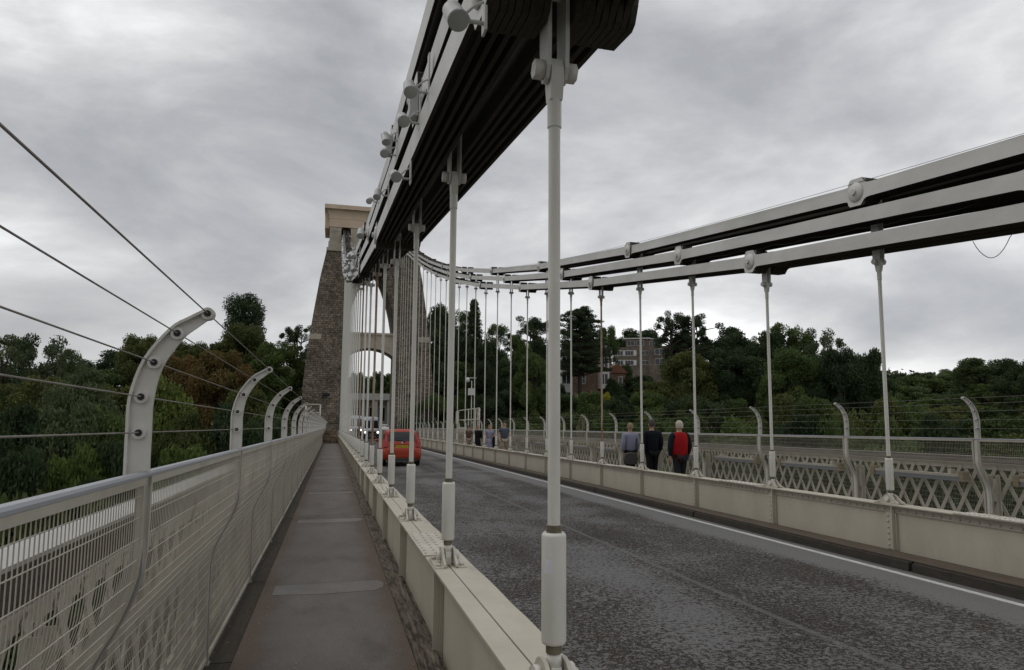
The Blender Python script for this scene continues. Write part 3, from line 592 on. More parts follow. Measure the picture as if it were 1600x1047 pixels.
pinm = MB(); pinm.lathe([(0.05, -0.345), (0.075, -0.335), (0.125, -0.330), (0.132, -0.318), (0.132, -0.3155)], (0, 0, 0), 'x', 20); pinm.lathe([(0.132, 0.3155), (0.132, 0.318), (0.125, 0.330), (0.075, 0.335), (0.05, 0.345)], (0, 0, 0), 'x', 20)
pinm.lathe([(0.055, -0.3154), (0.055, 0.3154)], (0, 0, 0), 'x', 10)
for sg in (-1, 1): pinm.lathe([(0.042, 0.3452*sg), (0.042, 0.368*sg)], (0, 0, 0), 'x', 6)
PIN = pinm.mesh('pin', CHP)
names = {0: 'lowest', 1: 'middle', 2: 'topmost'}
LINKS = {}
for lev, r in ((0, 1), (1, 2), (2, 0)):
    ks = list(range(r-6, 36, 3)); ks = [k for k in ks if k <= 34]
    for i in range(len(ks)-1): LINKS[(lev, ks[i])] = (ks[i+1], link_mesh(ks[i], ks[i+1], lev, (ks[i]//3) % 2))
for xc, nm in ((XL, 'near'), (XR, 'far')):
    for lev in range(3):
        ks = sorted(k for (l_, k) in LINKS if l_ == lev)
        kv = [k for k in ks if LINKS[(lev, k)][0] >= (0 if xc == XL else 2)]
        lab = '%s of the three grey link chains %s' % (names[lev], 'above the near footway girder' if nm == 'near' else 'sweeping up to the right above the far walkway')
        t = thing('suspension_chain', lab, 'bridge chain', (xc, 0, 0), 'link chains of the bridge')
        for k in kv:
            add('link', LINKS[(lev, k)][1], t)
            if k >= -2: add('pin', PIN, t, (0, YK(k), zc_(k, lev)+D(YK(k))))
# ------------------------------------------------------------------ suspension rods
sk = MB(); sk.lathe([(0.040, -0.400), (0.046, -0.408), (0.047, -0.415), (0.047, -0.795), (0.044, -0.805), (0.036, -0.808)], n=20); SOCK = sk.mesh('socket', RODP)
THRD = []
for (a, b) in ((-0.372, -0.401), (-0.809, -0.842)):
    th = MB(); pr = []; n = 7
    for i in range(n): z = a+(b-a)*i/(n-0.5); pr += [(0.031, z), (0.028, z+(b-a)/(2*n))]
    th.lathe(pr, n=14); THRD.append(th.mesh('thread', THR))
ft = MB(); ft.lathe([(0.027, -0.842), (0.029, -0.86), (0.034, -0.89)], n=12); ft.prism([(-0.04, -0.975), (0.04, -0.975), (0.042, -0.92), (0.034, -0.885), (-0.034, -0.885), (-0.042, -0.92)], -0.020, 0.020, 'x')
FORK = ft.mesh('fork_end', RODP)
fb = MB()
for sg in (-1, 1):
    fb.prism([(-0.165, -0.962), (0.165, -0.962), (0.160, -0.945), (0.085, -0.905), (0.062, -0.878), (0.035, -0.862), (0, -0.857), (-0.035, -0.862), (-0.062, -0.878), (-0.085, -0.905), (-0.160, -0.945)], *sorted((sg*0.034, sg*0.050)), 'x')
    fb.box(*sorted((sg*0.0502, sg*0.108)), -0.165, 0.165, -0.9755, -0.962)
    for yy in (-0.115, 0.115):
        fb.lathe([(0.019, -0.9618), (0.019, -0.948), (0.010, -0.944)], (sg*0.083, yy, 0), 'z', 6)
FOOT = fb.mesh('foot_bracket', PAINT)
BOLT = MB().lathe([(0.034, -0.078), (0.034, -0.0505), (0.015, -0.050), (0.015, 0.050), (0.034, 0.0505), (0.034, 0.078)], (0, 0, -0.912), 'x', 6).mesh('cross_bolt', RODP)
hb_ = MB()
for sg in (-1, 1): hb_.lathe([(0.040, 0.0475*sg), (0.040, 0.090*sg)], (0, 0, 0), 'x', 6)
hb_.lathe([(0.02, -0.0474), (0.02, 0.0474)], (0, 0, 0), 'x', 8)
HBOLT = hb_.mesh('hanger_bolt', RODP)
def bolt_z(k):
    lev = (k-1) % 3; z = zc_(k, 0)
    if lev == 0: return z-0.37
    f = zc_((k//3)*3+1 if k % 3 else k-2, 0)
    # height of the bottom chord of the lowest chain at this rod (straight between its pins)
    a = k-lev; z = zc_(a, 0)+(zc_(a+3, 0)-zc_(a, 0))*lev/3
    return z-0.25
def hanger_mesh(k):
    lev = (k-1) % 3; b = bolt_z(k); top = zc_(k, lev)+0.05; mb = MB()
    for sg in (-1, 1):
        mb.prism([(-0.060, top-b), (0.060, top-b), (0.058, 0.10), (0.052, 0), (0.030, -0.045), (0, -0.055), (-0.030, -0.045), (-0.052, 0), (-0.058, 0.10)], *sorted((sg*0.030, sg*0.046)), 'x')
    return mb.mesh('hanger_plate', CHP)
def rod_mesh(k):
    b = bolt_z(k); mb = MB()
    mb.lathe([(0.024, -0.375), (0.024, b-0.30), (0.0245, b-0.245), (0.029, b-0.24), (0.029, b-0.15), (0.030, b-0.12)], n=28, smooth=False)
    bb = len(mb.v)
    mb.prism([(-0.028, b-0.13), (0.028, b-0.13), (0.044, b-0.06), (0.046, b), (0.03, b+0.04), (0, b+0.048), (-0.03, b+0.04), (-0.046, b), (-0.044, b-0.06)], -0.026, 0.026, 'x')
    return mb
nearlab = {1: 'nearest thick rod with a small white sticker on its socket, in front of the road', 2: 'second rod on the near girder, in front of the road left of the nearest rod',
           3: 'third rod on the near girder, crossing the right edge of the red car', 4: 'fourth rod on the near girder, crossing the middle of the red car', 5: 'fifth rod on the near girder, crossing the left edge of the red car', 6: 'rust-stained brown rod on the near girder just left of the red car'}
farlab = {3: 'far-side rod nearest the right edge, in front of the lattice and its strip light', 4: 'second far-side rod from the right edge, alone in front of the lattice', 5: 'far-side rod just right of the person in the red jacket',
          6: 'far-side rod between the woman in lilac and the person in navy', 7: 'rust-streaked far-side rod left of the woman in lilac', 8: 'far-side rod right beside the nearest thick rod'}
MEM = {}
for side, xc, ks in ((0, XL, range(1, 32)), (1, XR, range(2, 32))):
    for k in ks:
        rusty = (side == 0 and k in (6, 9)) or (side == 1 and k in (7,))
        lab = (nearlab if side == 0 else farlab).get(k) or ('thin white suspension rod in the close row running down the near girder to the tower' if side == 0 else 'thin white suspension rod in the row along the far girder, towards the tower')
        if side == 1 and k == 2: lab = 'far-side rod just outside the right edge of the picture'
        if side == 0 and k == 9: lab = 'thin rust-stained rod within the close row on the near girder'
        t = thing('suspension_rod', lab, 'suspension rod', (xc, YK(k), D(YK(k))), 'suspension rods of the near chain' if side == 0 else 'suspension rods of the far chain')
        if k not in MEM:
            rm = rod_mesh(k); MEM[k] = (rm.mesh('rod', RODP), hanger_mesh(k)); 
        rme, hme = MEM[k]
        if rusty: rme = rod_mesh(k).mesh('rod', RUST)
        add('rod', rme, t); s_ = add('socket', SOCK, t); add('thread', THRD[0], s_); add('thread', THRD[1], s_); add('fork_end', FORK, t); f_ = add('foot_bracket', FOOT, t); add('cross_bolt', BOLT, f_)
        h_ = add('hanger_plate', hme, t, (0, 0, bolt_z(k))); add('hanger_bolt', HBOLT, h_)
        if side == 0 and k == 1:
            st = MB(); n = 5
            for i in range(n+1):
                a = R_(205+i*8); st.v += [(0.0474*math.cos(a), 0.0474*math.sin(a), -0.494), (0.0474*math.cos(a), 0.0474*math.sin(a), -0.545)]
            for i in range(n): st._f([2*i, 2*i+1, 2*i+3, 2*i+2])
            add('sticker', st.mesh('sticker', simple('white_sticker', (0.72, 0.73, 0.76), 0.5)), s_)
# ------------------------------------------------------------------ flood lamps on the near chains
def lamp_mesh():
    a = MB().lathe([(0.028, 0.060), (0.038, 0.045), (0.040, 0.02), (0.040, -0.055), (0.043, -0.058), (0.043, -0.070), (0.038, -0.072)], n=16)
    return a.mesh('lamp_can', FLOODP)
LCAN = lamp_mesh()
def bracket_mesh(dx):
    a = MB(); a.tube([(0, 0, 0), (dx*0.45, 0, 0.0), (dx*0.55, 0, -0.02), (dx, 0, -0.02)], 0.010, 6); a.tube([(dx*0.3, 0, 0.0), (dx*0.7, 0, 0.05), (dx, 0, 0.07)], 0.006, 5)
    a.box(min(dx, dx+0.01*(1 if dx > 0 else -1)), max(dx, dx+0.01*(1 if dx > 0 else -1)), -0.03, 0.03, -0.06, 0.24); return a.mesh('bracket', CHP)
BRK = bracket_mesh(0.115); BRKR = bracket_mesh(-0.115)
rnd = random.Random(11)
def floodlamp(x, y, z, lab, sc=1.0, sgn=1, grp='flood lamps clipped to the near chains'):
    t = thing('flood_lamp', lab, 'flood lamp', (x, y, z), grp); t.scale = (sc, sc, sc)
    add('lamp_can', LCAN, t, (0, 0, 0), (R_(-38+rnd.uniform(-24, 20)), R_(rnd.uniform(-14, 14)), R_(rnd.uniform(-15, 15)))); add('bracket', BRK if sgn > 0 else BRKR, t)
XF = XL-0.315
near = [((710, 22), 'largest grey flood lamp can at the top of the picture, left of the nearest rod'), ((640, 137), 'grey flood lamp can second from the top along the near chains'),
        ((629, 186), 'grey flood lamp can just below the box on the near chains'), ((602, 215), 'upper of the two small flood lamps left of the third box'), ((600, 238), 'lower of the two small flood lamps left of the third box'),
        ((617, 274), 'grey flood lamp can alone on the lowest near chain'), ((590, 302), 'small flood lamp right of the smallest one above the tower cap'), ((578, 313), 'small flood lamp seen just above the tower cap corner')]
for (p, lab) in near:
    q = at(*p, X=XF-0.115); floodlamp(q.x, q.y, q.z, lab)
for p, lab in (((646, 165), 'small grey control box on the near chains between two lamp cans'), ((608, 228), 'small grey control box beside the pair of small lamps')):
    q = at(*p, X=XF-0.03); bxm = MB().box(-0.028, 0.028, -0.07, 0.07, -0.10, 0.10).box(-0.032, -0.0285, -0.055, 0.055, -0.08, 0.08)
    o = add('control_box', bxm.mesh('control_box', FLOODP), loc=q); tag(o, lab, 'control box')
for k2 in range(9, 60):
    k = k2/2+0.25*rnd.random()
    if k > 30: break
    if k < 7 and k2 % 2: continue
    for lev in range(3):
        if k < 9 and rnd.random() < 0.4: continue
        f = k; y = YK(f); z = zc_(k, lev)+D(y)+rnd.uniform(-0.05, 0.12)
        if k < 7 and rnd.random() < 0.5: continue
        floodlamp(XF-0.115-rnd.uniform(0, 0.03), y, z, 'small grey flood lamp can in the cluster on the near chains by the tower', rnd.uniform(1.25, 1.7))
        if k > 9 and rnd.random() < 0.30: floodlamp(XL+0.315+0.115, y, z, 'small grey flood lamp can in the cluster on the near chains by the tower', 1.4, -1)
# thin cables on the far chains
def cable(pts, lab, r=0.004):
    mb = MB().tube(pts, r, 5); o = add('loose_cable', mb.mesh('loose_cable', BLK)); tag(o, lab, 'cable'); return o
a = at(1520, 377, X=XR-0.27); b = at(1583, 364, X=XR-0.27); pts = []
for i in range(13):
    u = i/12; p = a.lerp(b, u); p.z -= 0.22*math.sin(math.pi*min(1, u*1.05))**0.8 if u < 1 else 0; pts.append(p)
cable(pts, 'black loop of cable hanging under the far chains near the right edge')
for (u0, u1, lev, n_) in ((2.3, 5.6, 1, 9), (5.7, 9, 1, 9)):
    pts = []
    for i in range(n_*4+1):
        k = u0+(u1-u0)*i/(n_*4); y = YK(k); pts.append((XR-0.27, y, zc_(k, lev)+D(y)-0.13-0.035*abs(math.sin(i*math.pi/4))))
    cable(pts, 'thin black cable sagging under the middle far chain%s' % (' near the right edge' if u0 < 4 else ' over the walkers'), 0.003)
pts = [(XR-0.32, YK(k/2), zc_(k/2, 2)+D(YK(k/2))+0.125) for k in range(3, 50)]
cable(pts, 'thin cable stretched along the top of the topmost far chain', 0.003)
a = at(854, 455, X=XR-0.27); cable([a+Vector((0, 0, 0.1)), a+Vector((0.003, 0, -0.32))], 'short cord hanging straight down from the far chains beside the nearest rod', 0.004)
#==PART3==
# ------------------------------------------------------------------ tower
TY = 78.0; DT = D(TY)        # world height of z'=0 at the tower
t = thing('bridge_tower', 'tall tapering rubble-stone bridge tower with a cream cap and arch', 'tower')
OUT = [(-4, 7.3), (-1.55, 7.22), (2.0, 7.2), (4.6, 7.12), (7.2, 6.92), (10.0, 6.62), (13.1, 6.22), (16.6, 5.72), (19.63, 5.14)]
INN = [(-4, 2.92), (8.2, 2.88), (10.2, 2.80), (11.5, 2.62), (12.8, 2.38), (14.0, 2.08), (15.2, 1.72), (16.4, 1.28), (17.3, 0.85), (18.0, 0.4), (18.3, 0.0), (19.63, 0.0)]
def interp(tb, z):
    for (z0, a), (z1, b) in zip(tb, tb[1:]):
        if z <= z1: return a+(b-a)*(z-z0)/(z1-z0)
    return tb[-1][1]
zs = sorted(set([z for z, _ in OUT]+[z for z, _ in INN]))
yf = lambda z: TY+0.0+max(0, z)*0.018; yb_ = lambda z: TY+7.5-max(0, z)*0.05
for sg in (-1, 1):
    mb = MB()
    for z in zs:
        o, i = interp(OUT, z), interp(INN, z)
        mb.v += [(XC+sg*o, yf(z), z+DT), (XC+sg*i, yf(z), z+DT), (XC+sg*i, yb_(z), z+DT), (XC+sg*o, yb_(z), z+DT)]
    for k in range(len(zs)-1):
        a = 4*k
        for j in range(4):
            q = (j+1) % 4
            if zs[k] >= 18.3 and j == 1: continue
            mb._f([a+j, a+q, a+4+q, a+4+j])
    o = 4*(len(zs)-1); mb._f([o, o+1, o+2, o+3])
    add('pier', mb.mesh('pier', MASON), t)
# cross beam with shallow arched soffit
pts = [(XC-2.95, 7.3)]+[(XC-2.9+5.8*i/16, 7.5+1.25*math.sin(math.pi*i/16)**0.7) for i in range(17)]+[(XC+2.95, 7.3), (XC+2.95, 10.25), (XC-2.95, 10.25)]
mb = MB().prism([(x, z+DT) for x, z in pts], TY+0.55, TY+4.2, 'y'); add('cross_beam', mb.mesh('cross_beam', STONE), t)
mb = MB().box(XC-2.85, XC+2.85, TY+0.4, TY+4.3, 10.25+DT, 10.5+DT); add('beam_coping', mb.mesh('beam_coping', STONE), t)
for sg in (-1, 1):
    mb = MB(); a, b = sorted((XC+sg*5.35, XC+sg*6.64)); mb.box(a, b, TY+0.12, TY+1.2, 9.55+DT, 10.15+DT); add('corner_block', mb.mesh('corner_block', STONE), t)
    mb = MB(); mb.box(*sorted((XC+sg*5.0, XC+sg*4.2)), TY-0.25, TY+0.1, 3.35+DT, 3.6+DT); mb.box(*sorted((XC+sg*5.0, XC+sg*4.85)), TY-0.3, TY+0.1, 3.05+DT, 3.35+DT); add('wall_fitting', mb.mesh('wall_fitting', BLK), t)
    mb = MB(); a, b = sorted((XC+sg*2.87, XC+sg*7.26)); mb.box(a, b, TY-0.06, TY+0.02, 0.35+DT, 0.62+DT); add('string_course', mb.mesh('string_course', MASON), t)
def frust(h0, h1, z0, z1, yo0, yo1, m_=STONE):
    mb = MB(); y0, y1 = TY+0.35, TY+6.4
    for h, z, yo in ((h0, z0, yo0), (h1, z1, yo1)): mb.v += [(XC-h, y0-yo, z+DT), (XC+h, y0-yo, z+DT), (XC+h, y1+yo, z+DT), (XC-h, y1+yo, z+DT)]
    for j in range(4): q = (j+1) % 4; mb._f([j, q, 4+q, 4+j])
    mb._f([3, 2, 1, 0]); mb._f([4, 5, 6, 7]); return mb
add('base_course', frust(5.16, 5.16, 19.63, 20.0, 0.16, 0.16).mesh('base_course', STONE), t)
add('base_course', frust(5.0, 4.97, 20.0, 20.75, 0.08, 0.05).mesh('base_course', STONE), t)
# saddle chamber: stone piers with dark chain openings
zt0, zt1 = 20.75+DT, 22.42+DT
for (a, b) in ((-4.88, -3.60), (-2.56, 2.56), (3.60, 4.88)):
    add('chamber_wall', MB().box(XC+a, XC+b, TY+0.35, TY+6.4, zt0, zt1).mesh('chamber_wall', STONE), t)
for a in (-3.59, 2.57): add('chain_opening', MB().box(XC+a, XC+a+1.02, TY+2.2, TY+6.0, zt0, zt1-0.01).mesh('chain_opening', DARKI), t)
add('cap', frust(4.95, 4.95, 22.42, 23.35, 0.06, 0.06).mesh('cap', CAPM), t)
mb = MB(); prev = None; n = 8
for i in range(n+1):
    u = i/n; h = 4.98+0.46*(1-math.cos(u*math.pi/2)); z = 23.36+1.02*math.sin(u*math.pi/2)
    mb.v += [(XC-h, TY+0.35-0.08-(h-4.98), z+DT), (XC+h, TY+0.35-0.08-(h-4.98), z+DT), (XC+h, TY+6.5+(h-4.98), z+DT), (XC-h, TY+6.5+(h-4.98), z+DT)]
for k in range(n):
    for j in range(4): q = (j+1) % 4; mb._f([4*k+j, 4*k+q, 4*k+4+q, 4*k+4+j])
mb._f([3, 2, 1, 0]); mb._f([4*n, 4*n+1, 4*n+2, 4*n+3]); add('cavetto', mb.mesh('cavetto', CAPM), t)
add('cap_slab', frust(5.50, 5.50, 24.385, 24.86, 0.62, 0.62).mesh('cap_slab', CAPM), t)
for sg in (-1, 1): a, b = sorted((XC+sg*4.96, XC+sg*5.44)); add('cap_end', MB().box(a, b, TY+1.2, TY+6.0, 22.43+DT, 24.38+DT).mesh('cap_end', CAPM), t)
# small barrier at the end of the footway
t = thing('barrier', 'short white barrier where the footway meets the tower', 'barrier')
mb = MB(); 
for x in (0.30, 0.72): mb.tube([(x, 76.9, -1.53), (x, 76.9, -0.45)], 0.045, 6)
add('post', mb.deck().mesh('post', PAINT), t)
mb = MB().tube([(0.30, 76.9, -0.50), (0.72, 76.9, -0.50)], 0.035, 6).tube([(0.30, 76.9, -1.0), (0.72, 76.9, -1.0)], 0.03, 6); add('rail', mb.deck().mesh('rail', PAINT), t)
# ------------------------------------------------------------------ gantry frames, pole camera
def frame3(nm, lab, segs, r=0.045):
    t = thing(nm, lab, 'gantry')
    for i, (part, ps) in enumerate(segs.items()):
        mb = MB()
        for a, b in ps: mb.tube([a, b], r, 6)
        add(part, mb.deck().mesh(part, PAINT), t)
    return t
xs_ = (-1.98, -1.42, -0.90)
for_l = {'frame': [((x, 55, -1.3), (x, 55, 1.66)) for x in (xs_[0], xs_[2])]+[((xs_[0], 55, z), (xs_[2], 55, z)) for z in (1.66, 1.02, 0.35)], 'side_frame': [((x, 57.2, -1.3), (x, 57.2, 1.66)) for x in (xs_[0], xs_[2])]+[((xs_[0], 55, 1.66), (xs_[0], 57.2, 1.66)), ((xs_[2], 55, 1.66), (xs_[2], 57.2, 1.66))], 'brace': [((xs_[0], 55, 1.02), (xs_[2], 55, 0.35))]}
frame3('access_gantry', 'white tubular access gantry over the near fence by the tower', for_l, 0.04)
ys = (42.2, 43.4, 45.8, 49.6)
for_r = {'frame': [((8.95, y, -1.5), (8.95, y, 1.14)) for y in ys]+[((8.95, ys[0], z), (8.95, ys[-1], z)) for z in (1.14, 0.45, -0.30)], 'ladder': [((8.95, ys[0]+0.45, -1.5), (8.95, ys[0]+0.45, 1.14))]+[((8.95, ys[0], z*0.3-1.4), (8.95, ys[0]+0.45, z*0.3-1.4)) for z in range(9)]}
g = frame3('access_gantry', 'white gridded access gantry behind the far fence above the distant walkers', for_r, 0.035)
mb = MB().box(8.86, 8.90, 46.6, 49.4, -0.42, -0.05).box(8.80, 8.84, 48.8, 49.9, 0.2, 1.1); add('side_panel', mb.deck().mesh('side_panel', PAINT), g)
t = thing('security_camera', 'white camera and box on a slim pole above the far gantry', 'camera', (8.9, 44.6, D(44.6)))
add('pole', MB().tube([(0, 0, -1.5), (0, 0, 3.0)], 0.03, 8).mesh('pole', PAINT), t)
add('camera_head', MB().lathe([(0.09, -0.14), (0.13, -0.05), (0.13, 0.10), (0.06, 0.16)], (-0.28, 0, 3.05), 'z', 10).box(-0.36, 0.30, -0.04, 0.04, 3.17, 3.22).mesh('camera_head', WHITEW), t)
add('control_box', MB().box(-0.22, 0.22, -0.1, 0.1, 2.05, 2.5).mesh('control_box', WHITEW), t)
# ------------------------------------------------------------------ vehicles
def loft(mb, secs, n_mirror=True):
    """secs: list of (y, [(x,z)...]) half outlines from bottom centre to top centre; mirrored"""
    rings = []
    for y, h in secs:
        full = [(x, z) for x, z in h]+[(-x, z) for x, z in reversed(h) if x > 1e-6]
        b = len(mb.v); mb.v += [(x, y, z) for x, z in full]; rings.append((b, len(full)))
    for (b0, n), (b1, _) in zip(rings, rings[1:]):
        for i in range(n): j = (i+1) % n; mb._f([b0+i, b0+j, b1+j, b1+i], True)
    b, n = rings[0]; mb._f([b+i for i in range(n)]); b, n = rings[-1]; mb._f([b+i for i in reversed(range(n))])
    return mb
def wheel(mb_t, mb_r, x, y, r, w):
    mb_t.lathe([(r*0.62, -w/2), (r*0.95, -w/2), (r, -w/2+0.03), (r, w/2-0.03), (r*0.95, w/2), (r*0.62, w/2)], (x, y, r), 'x', 20)
    mb_r.lathe([(0.05, -w/2-0.006), (r*0.6, -w/2+0.012), (r*0.6, w/2-0.012), (0.05, w/2+0.006)], (x, y, r), 'x', 12)
ROADZ = -1.643
# red hatchback, seen from behind
cy_ = 28.8; t = thing('red_car', 'red hatchback with a yellow number plate driving away on the bridge', 'car', (2.86, cy_, D(cy_)+ROADZ))
t.rotation_euler = (math.atan(SL), 0, 0)
W = 0.80
def sec(y, zb, zbelt, zroof, wb=W, wr=0.60, wl=0.74):
    return (y, [(0, zb), (wl*0.8, zb), (wl, zb+0.06), (wb, zb+0.28), (wb+0.005, (zb+zbelt)/2+0.1), (wb-0.03, zbelt), (wr+(wb-wr)*0.12, zroof-0.10*(zroof-zbelt > 0.15)), (wr, zroof-0.035*(zroof-zbelt > 0.1)), (wr*0.8, zroof), (0, zroof+0.01)])
body = [sec(0.00, 0.34, 0.62, 0.66, 0.66, 0.60, 0.62), sec(0.03, 0.26, 0.70, 0.72, 0.74, 0.66, 0.68), sec(0.09, 0.22, 0.72, 0.745, 0.785, 0.72, 0.72), sec(0.13, 0.22, 0.90, 0.93, 0.79, 0.70, 0.73), sec(0.20, 0.22, 0.96, 1.02, 0.80, 0.70), sec(0.33, 0.22, 0.97, 1.30, 0.80, 0.64), sec(0.42, 0.22, 0.97, 1.45, 0.80, 0.60), sec(0.60, 0.22, 0.97, 1.505, 0.80, 0.58), sec(1.4, 0.22, 0.96, 1.52, 0.80, 0.57), sec(2.3, 0.22, 0.95, 1.48, 0.80, 0.56), sec(3.0, 0.22, 0.93, 1.06, 0.80, 0.60), sec(3.7, 0.24, 0.80, 0.86, 0.77, 0.62), sec(3.95, 0.32, 0.62, 0.66, 0.62, 0.5, 0.6)]
add('body', loft(MB(), body).mesh('body', CARRED), t)
def yat(z):   # tailgate surface
    tb = [(0.745, 0.09), (0.93, 0.13), (1.02, 0.20), (1.30, 0.33), (1.45, 0.42), (1.505, 0.60)]
    for (z0, a), (z1, b) in zip(tb, tb[1:]):
        if z <= z1: return a+(b-a)*(z-z0)/(z1-z0)
    return 0.6
def panel(pts, off=0.008, th=0.012):
    mb = MB(); n = len(pts); mb.v = [(x, yat(z)-off, z) for x, z in pts]+[(x, yat(z)-off+th, z) for x, z in pts]
    mb._f(list(range(n))); mb._f(list(reversed(range(n, 2*n))))
    for i in range(n): j = (i+1) % n; mb._f([i, n+i, n+j, j])
    return mb
add('rear_window', panel([(-0.56, 1.03), (0.56, 1.03), (0.55, 1.15), (0.52, 1.30), (0.47, 1.41), (-0.47, 1.41), (-0.52, 1.30), (-0.55, 1.15)], 0.012, 0.004).mesh('rear_window', GLASS), t)
for sg in (-1, 1):
    o = add('tail_light', panel([(sg*x, z) for x, z in ((0.575, 0.80), (0.775, 0.80), (0.785, 0.95), (0.735, 1.12), (0.685, 1.28), (0.63, 1.42), (0.50, 1.425), (0.555, 1.28), (0.585, 1.12), (0.59, 0.95))][::sg], 0.030, 0.05).mesh('tail_light', TAILR), t)
    add('side_window', MB().prism([(0.75, 1.02), (2.75, 1.01), (2.25, 1.42), (0.85, 1.44)], *sorted((sg*0.735, sg*0.738)), 'x').mesh('side_window', GLASS), t)
    add('door_mirror', MB().ball((sg*0.88, 2.5, 1.02), 0.09, 8, 0.07).mesh('door_mirror', CARRED), t)
pl = add('number_plate', MB().box(-0.26, 0.26, 0.062, 0.072, 0.755, 0.865).mesh('number_plate', PLATEY), t)
tx = bpy.data.curves.new('plate_text', 'FONT'); tx.body = 'MK06 ZZP'; tx.size = 0.108; tx.align_x = 'CENTER'; tx.extrude = 0.001; tx.materials.append(BLKT)
to_ = bpy.data.objects.new('plate_text_curve', tx); C.objects.link(to_); tme = bpy.data.meshes.new_from_object(to_.evaluated_get(bpy.context.evaluated_depsgraph_get())); bpy.data.objects.remove(to_); to = add('plate_text', tme, pl); to.location = (0, 0.0595, 0.773); to.rotation_euler = (R_(90), 0, 0); to.scale = (0.95, 1, 1)
add('bumper', loft(MB(), [(-0.02, [(0, 0.40), (0.60, 0.40), (0.64, 0.50), (0.60, 0.60), (0, 0.61)]), (0.03, [(0, 0.30), (0.72, 0.30), (0.76, 0.48), (0.73, 0.66), (0, 0.67)]), (0.16, [(0, 0.28), (0.80, 0.28), (0.812, 0.48), (0.805, 0.70), (0, 0.71)])]).mesh('bumper', CARRED), t)
add('lower_valance', MB().box(-0.60, 0.60, 0.0, 0.10, 0.20, 0.34).mesh('lower_valance', PLASTIC), t)
add('tailgate_handle', MB().box(-0.33, 0.33, 0.075, 0.11, 0.885, 0.905).mesh('tailgate_handle', CARRED), t)
sm_ = MB()
for sg in (-1, 1): sm_.v and None; sm_.box(*sorted((sg*0.595, sg*0.603)), 0.082, 0.12, 0.72, 0.93)
sm_.box(-0.60, 0.60, 0.072, 0.10, 0.712, 0.720)
add('tailgate_seam', sm_.mesh('tailgate_seam', PLASTIC), t)
add('badge', MB().lathe([(0.045, 0.105), (0.045, 0.125)], (0, 0, 0.965), 'y', 14).mesh('badge', CHROME), t)
add('wiper', MB().tube([(0.02, yat(1.05)-0.03, 1.04), (0.17, yat(1.02)-0.03, 0.985)], 0.02, 5).tube([(0.02, yat(1.06)-0.035, 1.06), (-0.22, yat(1.08)-0.03, 1.08)], 0.012, 5).mesh('wiper', PLASTIC), t)
add('aerial', MB().tube([(0, 0.9, 1.51), (0, 0.75, 1.72)], 0.008, 5).mesh('aerial', PLASTIC), t)
for x in (-0.70, 0.70):
    for y in (0.72, 3.2):
        a, b = MB(), MB(); wheel(a, b, x, y, 0.30, 0.19); o = add('wheel', a.mesh('wheel', TYRE), t); add('rim', b.mesh('rim', CHROME), o)
# vans coming towards the camera
def van(x, y, lab, w=0.98, h=2.5, col=VANW, ln=5.4):
    t = thing('van', lab, 'van', (x, y, D(y)+ROADZ))
    def s(yy, zb, zr, wr, wb=w): return (yy, [(0, zb), (wb*0.9, zb), (wb, zb+0.15), (wb, zb+0.5 if zr < 1.3 else 1.2), (wr, zr-0.08), (wr*0.9, zr), (0, zr+0.02)])
    add('body', loft(MB(), [s(0, 0.45, 0.95, w*0.86, w*0.9), s(0.06, 0.32, 1.08, w*0.9, w*0.97), s(0.7, 0.3, 1.22, w*0.92), s(1.5, 0.3, h-0.35, w*0.84), s(1.75, 0.3, h-0.06, w*0.82), s(2.2, 0.3, h, w*0.84), s(ln, 0.3, h, w*0.84)]).mesh('body', col), t)
    zs0, zs1 = 1.28, h-0.42; ys0, ys1 = 0.7+(zs0-1.22)/(h-0.35-1.22)*0.8-0.012, 0.7+(zs1-1.22)/(h-0.35-1.22)*0.8-0.012
    mb = MB(); mb.v = [(-w*0.85, ys0, zs0), (w*0.85, ys0, zs0), (w*0.78, ys1, zs1), (-w*0.78, ys1, zs1)]; mb.v += [(a, b+0.02, c) for a, b, c in mb.v]; mb._f([0, 1, 2, 3]); mb._f([7, 6, 5, 4])
    for i in range(4): j = (i+1) % 4; mb._f([i, 4+i, 4+j, j])
    add('windscreen', mb.mesh('windscreen', GLASS), t)
    add('grille', MB().box(-w*0.55, w*0.55, -0.03, 0.02, 0.62, 0.88).mesh('grille', PLASTIC), t)
    add('front_bumper', MB().box(-w*0.93, w*0.93, -0.06, 0.05, 0.30, 0.56).mesh('front_bumper', PLASTIC), t)
    add('number_plate', MB().box(-0.26, 0.26, -0.075, -0.063, 0.40, 0.51).mesh('number_plate', WHITEW), t)
    for sg in (-1, 1):
        add('headlight', MB().lathe([(0.11, -0.05), (0.13, 0.02)], (sg*w*0.74, -0.0, 0.80), 'y', 12).mesh('headlight', HEADL), t)
        add('mirror', MB().box(*sorted((sg*(w+0.02), sg*(w+0.20))), 1.0, 1.1, 1.25, 1.6).mesh('mirror', PLASTIC), t)
        for yy in (0.95, ln-1.1):
            a, b = MB(), MB(); wheel(a, b, sg*(w-0.12), yy, 0.34, 0.22); o = add('wheel', a.mesh('wheel', TYRE), t); add('rim', b.mesh('rim', PLASTIC), o)
    return t
v_ = van(4.86, 87.5, 'white van with lit headlights coming under the tower arch', 1.03, 2.65)
q = van(3.25, 96.5, 'pale van with lit headlights behind the front van, seen between the rods', 0.95, 2.7)
